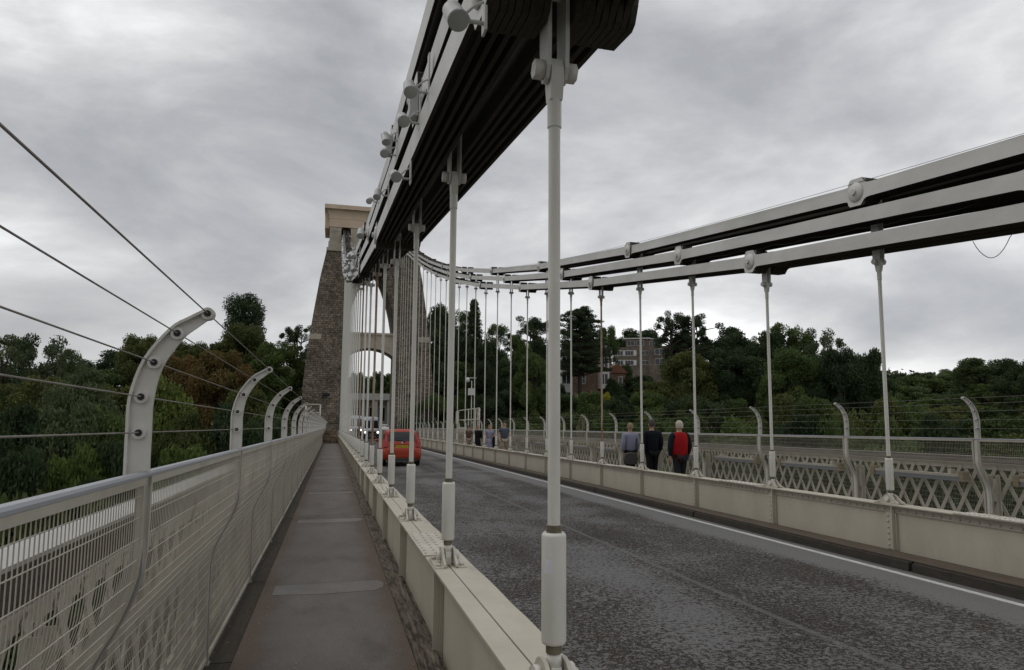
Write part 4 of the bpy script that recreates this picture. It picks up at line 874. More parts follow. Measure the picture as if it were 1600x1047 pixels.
def saloon(x, y, lab, col):
    t = thing('parked_car', lab, 'car', (x, y, D(y)+ROADZ))
    add('body', loft(MB(), [sec(0.0, 0.36, 0.66, 0.70, 0.7, 0.6), sec(0.1, 0.24, 0.78, 0.82, 0.80, 0.68), sec(0.9, 0.22, 0.92, 0.98, 0.84, 0.66), sec(1.6, 0.22, 0.94, 1.38, 0.84, 0.58), sec(2.6, 0.22, 0.95, 1.42, 0.84, 0.58), sec(3.4, 0.22, 0.95, 1.05, 0.84, 0.64), sec(4.2, 0.3, 0.8, 0.9, 0.78, 0.64)]).mesh('body', col), t)
    mb = MB(); mb.v = [(-0.66, 0.98, 1.02), (0.66, 0.98, 1.02), (0.56, 1.48, 1.33), (-0.56, 1.48, 1.33)]; mb._f([0, 1, 2, 3]); add('windscreen', mb.mesh('windscreen', GLASS), t)
    for sg in (-1, 1):
        add('headlight', MB().lathe([(0.09, -0.04), (0.10, 0.06)], (sg*0.62, 0.05, 0.66), 'y', 10).mesh('headlight', WHITEW), t)
        for yy in (0.8, 3.3):
            a, b = MB(), MB(); wheel(a, b, sg*0.74, yy, 0.31, 0.2); o = add('wheel', a.mesh('wheel', TYRE), t); add('rim', b.mesh('rim', CHROME), o)
q = at(604, 664, Y=100); saloon(7.4, 100, 'white car beyond the tower arch, just right of the van', WHITEW)
# ------------------------------------------------------------------ people
def skinmesh(name, verts, edges, rad, m_, parent, root=0, sub=1, smooth=True):
    me = bpy.data.meshes.new(name); me.from_pydata(verts, edges, []); me.materials.append(m_)
    o = add(name, me, parent); sk_ = o.modifiers.new('skin', 'SKIN'); sk_.use_smooth_shade = smooth
    if not me.skin_vertices: me.attributes.new
    for i, r in enumerate(rad):
        v = me.skin_vertices[0].data[i]; v.radius = r if isinstance(r, tuple) else (r, r); v.use_root = (i == root)
    sb_ = o.modifiers.new('sub', 'SUBSURF'); sb_.levels = sub; sb_.render_levels = sub
    return o
def person(lab, x, y, H, face, top, legs, hair, sleeves=None, bag=None, shorts=False, bald=False, hairlong=False, step=0.10, top_len=0.0, slim=1.0, arms_fwd=0.0, z=None, barearm=False, skirt=False):
    s = H/1.72; t = thing('person', lab, 'person', (x, y, D(y)-1.53 if z is None else z), rz=0 if face > 0 else math.pi); t.scale = (s, s, s)
    hw = 0.185*slim
    V = [(0, 0, 0.93), (0, 0.0, 1.08), (0, 0.005, 1.27), (0, 0, 1.40), (0, 0.005, 1.47), (0, 0.015, 1.535), (0, 0.015, 1.60), (0, 0.005, 1.665)]
    Rr = [(0.135*slim, 0.105), (0.12*slim, 0.095), (0.135*slim, 0.10), (0.075, 0.065), 0.050, 0.070, 0.084, 0.066]
    E_ = [(i, i+1) for i in range(7)]
    arm = {}
    for sg in (-1, 1):
        a = len(V); sw = sg*step
        pts = [((sg*hw, 0, 1.375), 0.046), ((sg*(hw+0.055), -0.02, 1.13), 0.044), ((sg*(hw+0.045), 0.05+sw*0.6+arms_fwd, 0.89+arms_fwd*0.5), 0.028), ((sg*(hw+0.038), 0.065+sw*0.7+arms_fwd*1.2, 0.835+arms_fwd*0.5), (0.020, 0.038))]
        V += [p for p, _ in pts]; Rr += [r for _, r in pts]; E_ += [(3, a), (a, a+1), (a+1, a+2), (a+2, a+3)]; arm[sg] = [p for p, _ in pts]
        hx, hy, hz = pts[3][0]
        for f in range(5):      # four fingers and a thumb, slightly curled
            b = len(V); ln = (0.055, 0.065, 0.060, 0.048, 0.040)[f]; oy = (0.024, 0.008, -0.008, -0.022, 0.036)[f]
            if f < 4: V += [(hx, hy+oy, hz-0.045), (hx-sg*0.006, hy+oy*1.1+0.004, hz-0.045-ln*0.5), (hx-sg*0.018, hy+oy*1.1+0.008, hz-0.045-ln)]
            else: V += [(hx-sg*0.010, hy+oy, hz-0.010), (hx-sg*0.016, hy+oy+0.014, hz-0.035), (hx-sg*0.020, hy+oy+0.016, hz-0.060)]
            Rr += [0.0095, 0.0085, 0.0075]; E_ += [(a+3, b), (b, b+1), (b+1, b+2)]
    leg = {}
    for sg in (-1, 1):
        a = len(V); st_ = sg*step
        pts = [((sg*0.088*slim, 0, 0.87), 0.090), ((sg*0.092, st_*0.7+0.02, 0.49), 0.060), ((sg*0.095, st_*1.2-0.015, 0.10), 0.038), ((sg*0.098, st_*1.2+0.01, 0.045), 0.034), ((sg*0.105, st_*1.2+0.12, 0.035), 0.030)]
        V += [p for p, _ in pts]; Rr += [r for _, r in pts]; E_ += [(0, a)]+[(a+i, a+i+1) for i in range(4)]; leg[sg] = pts
    skinmesh('body', V, E_, Rr, SKIN, t)
    hd = MB(); hd.ball((0.03, 0.088, 1.615), 0.011, 6); hd.ball((-0.03, 0.088, 1.615), 0.011, 6); add('eyes', hd.mesh('eyes', BLKT), t)
    fc = MB().prism([(0.085, 1.61), (0.112, 1.578), (0.085, 1.572)], -0.012, 0.012, 'x'); add('nose', fc.mesh('nose', SKIN), t)
    mo = MB().box(-0.024, 0.024, 0.080, 0.092, 1.545, 1.552); add('mouth', mo.mesh('mouth', simple('lips', (0.30, 0.12, 0.10), 0.6)), t)
    for sg in (-1, 1): add('ear', MB().ball((sg*0.086, 0.0, 1.595), 0.018, 6, 0.03).mesh('ear', SKIN), t)
    # hair as a shell round the back and top of the skull
    hb2 = MB(); n = 14; rows = 8; lo = 1.555 if not hairlong else 1.44
    if bald: lo = 1.58
    b0 = len(hb2.v); rn = random.Random(hash(lab) & 255)
    for i in range(rows+1):
        u = i/rows; zz_ = lo+(1.735-lo)*u
        rr = 0.098*math.sqrt(max(0.03, 1-max(0, (zz_-1.62)/0.122)**2)) if zz_ > 1.62 else 0.098-(0.012*(1.62-zz_)/0.1)
        for k in range(n):
            a = math.pi*2*k/n; cx_, sy_ = math.cos(a), math.sin(a); q = rr*(1+rn.uniform(-0.03, 0.04)); fy = sy_*q
            if sy_ > 0.3 and zz_ < 1.665: fy = 0.03+0.0*q; cx_ *= 0.92
            hb2.v.append((cx_*q*0.94, fy+0.0, zz_))
    for i in range(rows):
        for k in range(n): j = (k+1) % n; hb2._f([b0+i*n+k, b0+i*n+j, b0+(i+1)*n+j, b0+(i+1)*n+k], True)
    hb2._f([b0+rows*n+k for k in range(n)]); add('hair', hb2.mesh('hair', hair), t)
    zl = 0.90-top_len
    V = [(0, 0, zl), (0, 0, 1.08), (0, 0.005, 1.27), (0, 0, 1.395), (0, 0.0, 1.455)]; Rr = [(0.195*slim, 0.145), (0.182*slim, 0.142), (0.205*slim, 0.150), (0.150, 0.120), 0.070]
    E_ = [(0, 1), (1, 2), (2, 3), (3, 4)]
    if sleeves is None and not barearm:
        for sg in (-1, 1): a = len(V); p = arm[sg]; V += [(p[0][0], p[0][1], p[0][2]-0.005), p[1], p[2]]; Rr += [0.098, 0.078, 0.056]; E_ += [(3, a), (a, a+1), (a+1, a+2)]
    elif barearm:
        for sg in (-1, 1): a = len(V); p = arm[sg]; q = [(p[0][i]+(p[1][i]-p[0][i])*0.6) for i in range(3)]; V += [p[0], q]; Rr += [0.078, 0.066]; E_ += [(3, a), (a, a+1)]
    else:
        Rr[0] = (0.215*slim, 0.16); Rr[1] = (0.212*slim, 0.158); Rr[2] = (0.225*slim, 0.165); Rr[3] = (0.16, 0.13)
        for sg in (-1, 1): a = len(V); V += [(sg*0.125, 0, 1.375)]; Rr += [0.088]; E_ += [(3, a)]
    skinmesh('jacket' if not barearm else 'shirt', V, E_, Rr, top, t)
    if sleeves is not None:
        for sg in (-1, 1):
            p = arm[sg]; skinmesh('sleeve', [(p[0][0]*0.62, 0, 1.40), (p[0][0]*1.0, 0, 1.385), p[1], p[2]], [(0, 1), (1, 2), (2, 3)], [0.075, 0.082, 0.070, 0.050], sleeves, t)
    if skirt:
        add('skirt', MB().lathe([(0.15, 0.98), (0.19, 0.80), (0.24, 0.52), (0.25, 0.40)], n=14).mesh('skirt', legs), t)
    else:
        V = [(0, 0, 0.94)]; Rr = [(0.15*slim, 0.115)]; E_ = []
        for sg in (-1, 1):
            a = len(V); pts = leg[sg]; k2 = [(pts[0][0], 0.104), (pts[1][0], 0.082), (pts[2][0], 0.066)]
            if shorts: q = tuple(pts[0][0][i]+(pts[1][0][i]-pts[0][0][i])*0.92 for i in range(3)); k2 = [(pts[0][0], 0.108), (q, 0.098)]
            V += [p for p, _ in k2]; Rr += [r for _, r in k2]; E_ += [(0, a)]+[(a+i, a+i+1) for i in range(len(k2)-1)]
        skinmesh('shorts' if shorts else 'trousers', V, E_, Rr, legs, t)
    for sg in (-1, 1):
        p = leg[sg][3][0]; add('shoe', MB().prism([(-0.07, 0), (0.20, 0), (0.205, 0.03), (0.17, 0.055), (0.06, 0.09), (-0.05, 0.095), (-0.075, 0.05)], -0.045, 0.045, 'x').mesh('shoe', PLASTIC), t, (p[0], p[1], 0.0))
    return t
CL = lambda n, c, r=0.85: simple(n, c, r, spec=0.2)
NAVY = CL('navy_cloth', (0.006, 0.008, 0.014)); REDC = CL('red_fleece', (0.34, 0.008, 0.010)); TEAL = CL('dark_teal_cloth', (0.008, 0.014, 0.020)); LILAC = CL('lilac_shirt', (0.26, 0.27, 0.36)); DKTR = CL('dark_trousers', (0.022, 0.024, 0.028)); BEIGE = CL('beige_cloth', (0.42, 0.36, 0.28)); BLUET = CL('blue_tshirt', (0.085, 0.10, 0.13)); BLACKC = CL('black_cloth', (0.010, 0.010, 0.012)); BROWNT = CL('brown_top', (0.14, 0.08, 0.06)); BAGM = CL('grey_bag_cloth', (0.085, 0.08, 0.075))
HW = CL('white_hair', (0.50, 0.45, 0.38)); HG = CL('dark_grey_hair', (0.075, 0.065, 0.055)); HB = CL('blonde_grey_hair', (0.27, 0.20, 0.12)); HBL = CL('ginger_blonde_hair', (0.36, 0.20, 0.10)); HBR = CL('brown_hair', (0.10, 0.06, 0.04))
p = at(1062, 700, X=7.72); person('person with white hair in a red jacket with dark sleeves, walking away', p.x, p.y, 1.66, 1, REDC, DKTR, HW, sleeves=TEAL, step=0.08, slim=1.08, top_len=0.20)
p = at(1019, 700, X=7.95); person('person in a long navy coat walking away, between two others', p.x, p.y, 1.70, 1, NAVY, BLACKC, HG, step=0.06, slim=1.05, top_len=0.16)
p = at(985, 700, X=8.02); pw = person('short-haired person in a lilac top and dark trousers walking away, carrying a grey bag', p.x, p.y, 1.62, 1, LILAC, BLACKC, HB, step=0.06, slim=0.98, top_len=0.06)
bg = thing('shoulder_bag', 'grey shoulder bag hanging behind the person in lilac', 'bag', (p.x-0.10, p.y-0.22, p.z)); bg.location.z = D(p.y)-1.53
add('bag_body', loft(MB(), [(-0.07, [(0, 0.52), (0.17, 0.54), (0.19, 0.66), (0.17, 0.80), (0, 0.82)]), (0, [(0, 0.50), (0.19, 0.52), (0.21, 0.66), (0.185, 0.82), (0, 0.84)]), (0.05, [(0, 0.52), (0.17, 0.54), (0.19, 0.66), (0.17, 0.80), (0, 0.82)])]).mesh('bag_body', BAGM), bg)
add('strap', MB().tube([(0.17, 0, 0.80), (0.22, 0.05, 1.0), (0.25, 0.12, 1.20), (0.22, 0.20, 1.32)], 0.013, 5).mesh('strap', BAGM), bg)
p = at(788, 690, X=7.8); person('bald person in a blue-grey t-shirt and beige shorts walking towards the camera', p.x, p.y, 1.76, -1, BLUET, BEIGE, HBR, barearm=True, shorts=True, bald=True, step=0.09)
p = at(765, 690, X=7.85); wl = person('person with long ginger-blonde hair in a pale blue dress, approaching', p.x, p.y, 1.60, -1, LILAC, LILAC, HBL, barearm=True, hairlong=True, step=0.05, slim=0.9, skirt=True)
cb = thing('coat', 'dark coat carried over the arm of the ginger-blonde person', 'coat', (p.x+0.24, p.y-0.16, D(p.y)-1.53)); add('folded_cloth', loft(MB(), [(-0.06, [(0, 0.45), (0.10, 0.47), (0.13, 0.80), (0.10, 1.0), (0, 1.02)]), (0.06, [(0, 0.45), (0.10, 0.47), (0.13, 0.80), (0.10, 1.0), (0, 1.02)])]).mesh('folded_cloth', NAVY), cb)
p = at(746, 690, X=8.1); person('person in loose black clothes among the distant walkers', p.x, p.y, 1.55, -1, BLACKC, BLACKC, HBL, step=0.08, slim=1.15, skirt=True, top_len=0.1)
p = at(732, 690, X=7.7); person('person in a brown top and pale shorts, leftmost of the distant walkers', p.x, p.y, 1.56, -1, BROWNT, BEIGE, HBR, barearm=True, shorts=True, step=0.08, slim=0.95)
# ------------------------------------------------------------------ buildings
def fwin(t, x, y, z, w_, h_, mat_f=WHITEW, nx_=2, nz_=1, dep=0.08):
    f = MB(); f.box(x-w_/2, x+w_/2, y-dep, y, z, z+0.08); f.box(x-w_/2, x+w_/2, y-dep, y, z+h_-0.08, z+h_)
    f.box(x-w_/2, x-w_/2+0.08, y-dep, y, z+0.081, z+h_-0.081); f.box(x+w_/2-0.08, x+w_/2, y-dep, y, z+0.081, z+h_-0.081)
    for i in range(1, nx_): q = x-w_/2+w_*i/nx_; f.box(q-0.035, q+0.035, y-dep+0.01, y, z+0.081, z+h_-0.081)
    for i in range(1, nz_): q = z+h_*i/nz_; f.box(x-w_/2+0.081, x+w_/2-0.081, y-dep+0.02, y-0.01, q-0.03, q+0.03)
    o = add('window', f.mesh('window', mat_f), t); add('pane', MB().box(x-w_/2+0.05, x+w_/2-0.05, y-dep+0.03, y+0.005, z+0.05, z+h_-0.05).mesh('pane', GLASS), o)
# brick villa with white bays
q = at(915, 600, dist=118); yaw = -math.atan2(q.x, q.y)+R_(8)
t = thing('brick_villa', 'brick villa with white bay windows half hidden behind the cedar', 'house', (q.x, q.y, q.z-4.2), rz=yaw)
add('wall', MB().box(-4.6, 4.4, 0, 8, -3, 9.2).mesh('wall', BRICKR), t)
add('roof', MB().prism([(-5.0, 9.2), (4.8, 9.2), (2.2, 12.0), (-2.4, 12.0)], -0.4, 8.4, 'y').mesh('roof', ROOFG), t)
for bx_, bw_ in ((-3.4, 1.6), (3.1, 1.3)):
    b = add('bay', MB().prism([(bx_-bw_/2-0.35, 0), (bx_-bw_/2, -1.0), (bx_+bw_/2, -1.0), (bx_+bw_/2+0.35, 0)], 0.2 if bx_ < 0 else 3.4, 8.8, 'z').mesh('bay', WHITEW), t)
    for z0 in (1.0, 4.2, 7.0):
        if bx_ > 0 and z0 < 3: continue
        add('pane', MB().box(bx_-bw_/2+0.12, bx_-0.06, -1.02, -0.98, z0, z0+1.7).mesh('pane', GLASS), b); add('pane', MB().box(bx_+0.06, bx_+bw_/2-0.12, -1.02, -0.98, z0, z0+1.7).mesh('pane', GLASS), b)
for z0 in (0.9, 4.2, 7.0): fwin(t, -0.6, -0.01, z0, 1.1, 1.9, nx_=2, nz_=2)
q = at(963, 590, dist=122); t = thing('garden_house', 'small brick outbuilding with an orange tiled roof right of the villa', 'house', (q.x, q.y, q.z-1.8), rz=yaw)
add('wall', MB().box(-1.7, 1.7, 0, 4, -3, 2.6).mesh('wall', BRICKR), t); add('roof', MB().prism([(-2.1, 2.6), (2.1, 2.6), (0.2, 4.3)], -0.3, 4.3, 'y').mesh('roof', ROOFT), t); fwin(t, 0.7, -0.01, 0.3, 0.7, 1.7, nx_=1)
q = at(840, 602, dist=112); t = thing('lodge', 'little white-framed lodge with a dark roof in the trees left of the villa', 'house', (q.x, q.y, q.z-1.2), rz=yaw)
add('wall', MB().box(-1.8, 1.8, 0, 4, -3, 2.0).mesh('wall', WHITEW), t); add('roof', MB().prism([(-2.1, 2.0), (2.1, 2.0), (1.4, 3.1), (-1.4, 3.1)], -0.3, 4.2, 'y').mesh('roof', ROOFG), t)
for x_ in (-1.1, 0, 1.1): fwin(t, x_, -0.01, 0.1, 0.85, 1.2, nx_=2)
# brown flats
q = at(1003, 560, dist=222); yaw2 = -math.atan2(q.x, q.y)-R_(4)
t = thing('flats', 'three-storey brown brick flats with bands of white windows on the hill', 'building', (q.x, q.y, q.z-3.0), rz=yaw2)
add('wall', MB().box(-9.2, 2.2, 0, 10, -6, 6.6).box(2.21, 9.4, -0.9, 9, -6, 6.9).mesh('wall', BRICKB), t)
add('penthouse', MB().box(-5.2, 6.0, 1.5, 9, 6.61, 9.4).mesh('penthouse', BRICKB), t)
add('roof', MB().box(-6.0, 2.6, 1.0, 9.5, 9.41, 9.75).box(2.61, 6.8, 0.9, 9.5, 9.2, 9.5).mesh('roof', WHITEW), t)
for z0 in (0.9, 4.0):
    for x_ in (-7.3, -4.0): fwin(t, x_, -0.01, z0, 2.6, 1.5, nx_=3)
    add('cladding', MB().box(-8.6, -1.75, -0.03, 0.0, z0-0.12, z0-0.02).box(-8.6, -1.75, -0.03, 0.0, z0+1.52, z0+1.62).box(-8.95, -8.65, -0.06, 0.0, z0, z0+1.5).box(-5.9, -5.4, -0.06, 0.0, z0, z0+1.5).box(-2.6, -1.7, -0.06, 0.0, z0, z0+1.5).mesh('cladding', WHITEW), t)
    fwin(t, 1.0, -0.01, z0, 2.4, 1.4, nx_=2); fwin(t, 5.6, -0.92, z0, 3.0, 1.9, nx_=2)
for x_ in (-3.6, -0.6): fwin(t, x_, 1.49, 7.2, 2.4, 1.7, nx_=2)
fwin(t, 4.0, 1.49, 7.0, 3.2, 1.7, nx_=4)
# pale toll house seen through the arch
q = at(588, 640, Y=118); t = thing('toll_house', 'pale stone building with columns seen through the lower tower arch', 'building', (q.x, 118, q.z-3.6))
add('wall', MB().box(-7, 4.5, 1.2, 9, -1.2, 5.2).mesh('wall', STONE), t); add('cornice', MB().box(-7.5, 5.0, -0.2, 9.3, 5.2, 6.3).mesh('cornice', WHITEW), t)
for i in range(6): add('column', MB().box(-6.6+i*2.1, -6.1+i*2.1, 0.0, 0.5, -1.2, 5.19).mesh('column', WHITEW), t)
for i in range(5): fwin(t, -5.3+i*2.1, 1.19, 1.6, 1.2, 2.4, nx_=2)
# low stone parapet with a pier beyond the fence on the left
q = at(398, 672, dist=66)
t = thing('approach_wall', 'low brown stone wall with a square pier beyond the near fence', 'wall', (q.x, q.y, q.z), rz=R_(-14))
add('pier', MB().box(-0.9, 0.9, -0.6, 0.6, -9, 0.4).mesh('pier', STWALL), t); add('pier_cap', MB().box(-1.05, 1.05, -0.75, 0.75, 0.4, 0.62).mesh('pier_cap', STWALL), t)
add('wall_run', MB().box(0.91, 7.4, -0.3, 0.35, -9, 0.0).mesh('wall_run', STWALL), t)
# ------------------------------------------------------------------ trees
def leaf(mb, p, r, rn, flat=0.0):
    # one leaf clump: a folded pair of triangles with random facing
    a = rn.uniform(0, 2*math.pi); cz = rn.uniform(-1, 1)*(1-flat)+flat*rn.uniform(0.7, 1); s_ = math.sqrt(max(0, 1-cz*cz)); n = Vector((s_*math.cos(a), s_*math.sin(a), cz))
    u = n.orthogonal().normalized(); v = n.cross(u); b = rn.uniform(0, 6.28); u, v = u*math.cos(b)+v*math.sin(b), v*math.cos(b)-u*math.sin(b)
    r *= 0.58; w1, w2 = r*rn.uniform(0.7, 1.25), r*rn.uniform(0.38, 0.65); i = len(mb.v)
    mb.v += [tuple(p-u*w1), tuple(p+v*w2+n*w2*0.3), tuple(p+u*w1), tuple(p-v*w2+n*w2*0.3)]; mb._f([i, i+1, i+2, i+3])
def clump(mb, c, r, n, rn, ls, sq=0.8, flat=0.0):
    for _ in range(int(n*2.7)):
        a = rn.uniform(0, 6.283); z = rn.uniform(-1, 1); s_ = math.sqrt(1-z*z); q = r*(rn.random()**0.35)*rn.uniform(0.85, 1.12)
        leaf(mb, c+Vector((s_*math.cos(a)*q, s_*math.sin(a)*q, z*q*sq)), ls, rn, flat)
def proto(kind, seed):
    rn = random.Random(seed); cr = MB(); tk = MB(); H = 10.0    # unit tree: 10 high, radius about 4 unless noted
    def limb(a, b, r0, r1, bend=0.3):
        m_ = (a+b)/2+Vector((rn.uniform(-bend, bend), rn.uniform(-bend, bend), rn.uniform(0, bend))); tk.tube([a, m_, b], [r0, (r0+r1)/2, r1], 6, smooth=True)
    V3 = Vector
    if kind in ('round', 'airy', 'slope', 'far', 'bush'):
        tk.tube([V3((0, 0, -1.5)), V3((0.05, 0, 1.5)), V3((rn.uniform(-.2, .2), rn.uniform(-.2, .2), 4.2)), V3((rn.uniform(-.3, .3), 0.1, 7))], [0.30, 0.26, 0.18, 0.05], 8)
        nb = {'round': 46, 'airy': 34, 'slope': 54, 'far': 34, 'bush': 26}[kind]; zlo = {'round': 2.2, 'airy': 2.6, 'slope': 0.6, 'far': 1.5, 'bush': 0.3}[kind]
        for i in range(nb):
            u = rn.random(); z = zlo+(9.5-zlo)*u**0.85; env = math.sin(math.pi*min(1, max(0.08, (z-zlo+1.6)/(9.8-zlo+1.9)))**1.0)**0.55*3.6
            a = i*2.4+rn.uniform(-.5, .5); rr = env*math.sqrt(rn.uniform(0.18, 1.0)); c = V3((rr*math.cos(a), rr*math.sin(a), z))
            br = {'round': rn.uniform(0.75, 1.35), 'airy': rn.uniform(0.45, 0.95), 'slope': rn.uniform(0.8, 1.5), 'far': rn.uniform(0.9, 1.5), 'bush': rn.uniform(1.0, 1.7)}[kind]
            br = min(br, 10.2-z+0.3)
            n = {'round': 210, 'airy': 120, 'slope': 200, 'far': 110, 'bush': 230}[kind]; ls = {'round': 0.24, 'airy': 0.19, 'slope': 0.25, 'far': 0.34, 'bush': 0.27}[kind]
            clump(cr, c, br, n, rn, ls, 0.72)
            if kind != 'far' and i % (2 if kind == 'airy' else 4) == 0: limb(V3((0, 0, min(6.4, 1.6+z*0.45))), c, 0.11, 0.025)
    elif kind == 'column':
        tk.tube([V3((0, 0, -1.5)), V3((0, 0, 6))], [0.3, 0.1], 8)
        for i in range(110):
            z = 0.6+8.7*(i+rn.random())/110; env = (1.8 if z < 6.8 else 1.8*math.sqrt(max(0.05, 1-((z-6.8)/3.2)**2)))*(0.8+0.2*min(1, z/3)); a = rn.uniform(0, 6.28); a = i*2.4; rr = env*math.sqrt(rn.uniform(0.1, 0.85)); clump(cr, V3((rr*math.cos(a), rr*math.sin(a), z)), rn.uniform(0.5, 0.75), 130, rn, 0.14, 0.9)
    elif kind == 'pine':
        tops = []
        for i in range(3):
            x_ = rn.uniform(-0.9, 0.9); y_ = rn.uniform(-0.9, 0.9); tk.tube([V3((x_*0.4, y_*0.4, -1.5)), V3((x_*0.6, y_*0.6, 3.5)), V3((x_, y_, 8.6))], [0.24, 0.19, 0.06], 7); tops.append((x_, y_))
        for i in range(62):
            z = 3.4+6.0*rn.random()**0.75; x_, y_ = tops[i % 3]; a = rn.uniform(0, 6.28); rr = (1.2+2.4*math.sin(math.pi*min(1, (z-3.6)/6.6)))*rn.uniform(0.25, 1); c = V3((x_+rr*math.cos(a), y_+rr*math.sin(a), z))
            clump(cr, c, rn.uniform(0.35, 0.85), 105, rn, 0.14, 0.5, 0.15); limb(V3((x_, y_, z-0.6)), c-V3((0, 0, 0.1)), 0.07, 0.02, 0.15)
    elif kind == 'cedar':
        tk.tube([V3((0, 0, -1.5)), V3((0.1, 0, 5)), V3((0, 0, 9.6))], [0.34, 0.26, 0.06], 8)
        for i in range(23):
            z = 4.6+5.2*i/22; R0 = 3.6*(1-((z-4.6)/5.6)**3.2)+0.8
            for j in range(5):
                a = i*1.9+j*1.257+rn.uniform(-.35, .35); ln = R0*rn.uniform(0.45, 1.1); e_ = V3((ln*math.cos(a), ln*math.sin(a), z+rn.uniform(-.45, .55))); limb(V3((0, 0, z-0.3)), e_, 0.07, 0.02, 0.1)
                for q in range(5):
                    f = 0.3+0.7*q/4; c = V3((e_.x*f, e_.y*f, z+0.05+(e_.z-z)*f)); clump(cr, c, 0.45+0.2*(1-f), 26, rn, 0.14, 0.32, 0.5)
    elif kind == 'spire':
        tk.tube([V3((0, 0, -1.5)), V3((0, 0, 9.9))], [0.22, 0.03], 7)
        for i in range(60):
            z = 1.6+8.2*i/59; R0 = 2.3*(1-(z-1.6)/8.7)**0.9+0.12
            for j in range(4):
                a = i*2.1+j*1.57+rn.uniform(-.4, .4); ln = R0*rn.uniform(0.55, 1.08)
                for q in range(3): f = 0.35+0.65*q/2; clump(cr, V3((ln*math.cos(a)*f, ln*math.sin(a)*f, z-0.1*f+rn.uniform(-.12, .12))), 0.30, 16, rn, 0.14, 0.6, 0.1)
    return cr.mesh('crown', LF['green']), tk.mesh('trunk', TRUNK)
PR = {}
for kd, n_ in (('round', 4), ('airy', 2), ('slope', 4), ('far', 3), ('bush', 2), ('column', 1), ('pine', 3), ('cedar', 1), ('spire', 1)):
    PR[kd] = [proto(kd, 31*i+len(kd)*7+5) for i in range(n_)]
RAD = dict(round=4.4, airy=4.2, slope=4.7, far=4.6, bush=4.6, column=2.1, pine=4.0, cedar=4.2, spire=2.2)
trn = random.Random(77)
NM = dict(round='broadleaf_tree', airy='open_crowned_tree', slope='broadleaf_tree', far='distant_tree', bush='shrub', column='evergreen_tree', pine='pine_tree', cedar='cedar_tree', spire='conifer_tree')
def tree(px, ytop, wpx, dist, kind, col, lab, grp=None, hmin=6, hmax=26, name=None, shrub=False):
    q = at(px, ytop, dist=dist); g = ground(q.x, q.y)-0.4
    h = q.z-g
    if shrub: h = shrub; g = q.z-h
    if h > hmax: g = q.z-hmax; h = hmax
    R0 = wpx/1066.667*q.length*0.5; h = max(h, hmin, R0*(1.55 if not shrub else 0.1));  sx = R0/RAD[kind]*1.02; sz = h/10.0
    cr_, tk_ = trn.choice(PR[kind]); t = thing(name or NM[kind], lab, 'shrub' if (shrub or kind == 'bush') else 'tree', (q.x, q.y, q.z-h), grp, rz=trn.uniform(0, 6.28)); t.scale = (sx, sx, sz)
    c = add('crown', cr_, t); c.material_slots[0].link = 'OBJECT'; c.material_slots[0].material = LF[col]; add('trunk', tk_, t); return t
T_ = [ # left of the tower
 (8, 520, 120, 84, 'airy', 'grey', 'grey-green open-topped tree at the far left edge of the skyline'), (72, 520, 105, 80, 'airy', 'grey', 'grey-green tree with twiggy sprays, second from the left on the skyline'), (118, 545, 70, 74, 'airy', 'grey', 'small twiggy grey-green tree right of the skyline pair'),
 (178, 550, 110, 120, 'round', 'dark', 'dark green round tree low on the skyline left of the curved post'), (222, 524, 80, 98, 'round', 'olive', 'olive-yellow tree standing proud just behind the nearest curved post'),
 (300, 535, 85, 112, 'round', 'olive', 'olive tree behind the tip of the nearest curved post'), (282, 552, 90, 82, 'round', 'autumn', 'rust-orange tree right of the nearest curved post'), (350, 548, 110, 76, 'round', 'autumn', 'broad orange-brown autumn tree between the first two curved posts'),
 (385, 452, 66, 118, 'column', 'dark', 'tall dark column-shaped evergreen on the left skyline'), (382, 508, 112, 92, 'round', 'olive', 'yellow-green tree in front of the tall dark evergreen'), (438, 538, 112, 82, 'round', 'bright', 'bright green tree between the dark evergreen and the tower'),
 (468, 500, 66, 118, 'pine', 'dark', 'dark pine right against the left side of the tower'), (330, 545, 26, 150, 'spire', 'dark', 'tiny dark conifer tip on the skyline left of the tall evergreen'),
 (252, 590, 130, 60, 'slope', 'bright', 'bright green bushy tree behind the nearest curved post'), (385, 612, 120, 66, 'slope', 'olive', 'olive bushy tree low behind the second curved post'),
 # behind and right of the tower
 (690, 478, 74, 112, 'round', 'dark', 'dark tree just right of the tower at its skyline'), (714, 484, 64, 120, 'airy', 'green', 'small open tree on the skyline left of the pointed conifer'), (741, 467, 56, 118, 'spire', 'dark', 'pointed conifer on the skyline right of the tower'),
 (780, 503, 74, 112, 'airy', 'green', 'open feathery tree right of the pointed conifer'), (824, 490, 92, 112, 'pine', 'dark', 'dark pine left of the nearest rod on the skyline'), (907, 481, 104, 108, 'cedar', 'dark', 'layered dark cedar in front of the brick villa'),
 (948, 510, 44, 150, 'round', 'green', 'round tree on the skyline left of the flats'), (1000, 514, 90, 250, 'round', 'dark', 'dark rounded tree rising behind the flats'), (1045, 480, 70, 150, 'pine', 'dark', 'left one of the two large pines right of the flats'),
 (1092, 482, 92, 148, 'pine', 'dark', 'right one of the two large pines right of the flats'), (1146, 512, 72, 170, 'round', 'dark', 'small dark tree on the skyline right of the two large pines'), (1180, 520, 60, 168, 'pine', 'green', 'low pine beside the rod right of the large pines'),
 (1222, 502, 84, 150, 'airy', 'green', 'open-crowned tree with sky showing through its top'), (1282, 510, 84, 148, 'airy', 'grey', 'pale thin-leaved tree at the right end of the near hill'), (1328, 552, 66, 150, 'airy', 'grey', 'small half-bare tree at the foot of the near hill'),
 (979, 566, 22, 128, 'column', 'dark', 'narrow dark yew below the flats'), (1590, 560, 60, 330, 'round', 'dark', 'dark tree at the right edge on the far skyline'), (1532, 558, 84, 380, 'round', 'far', 'broad tree topping the far wooded hill near the right edge')]
for a in T_: tree(*a)
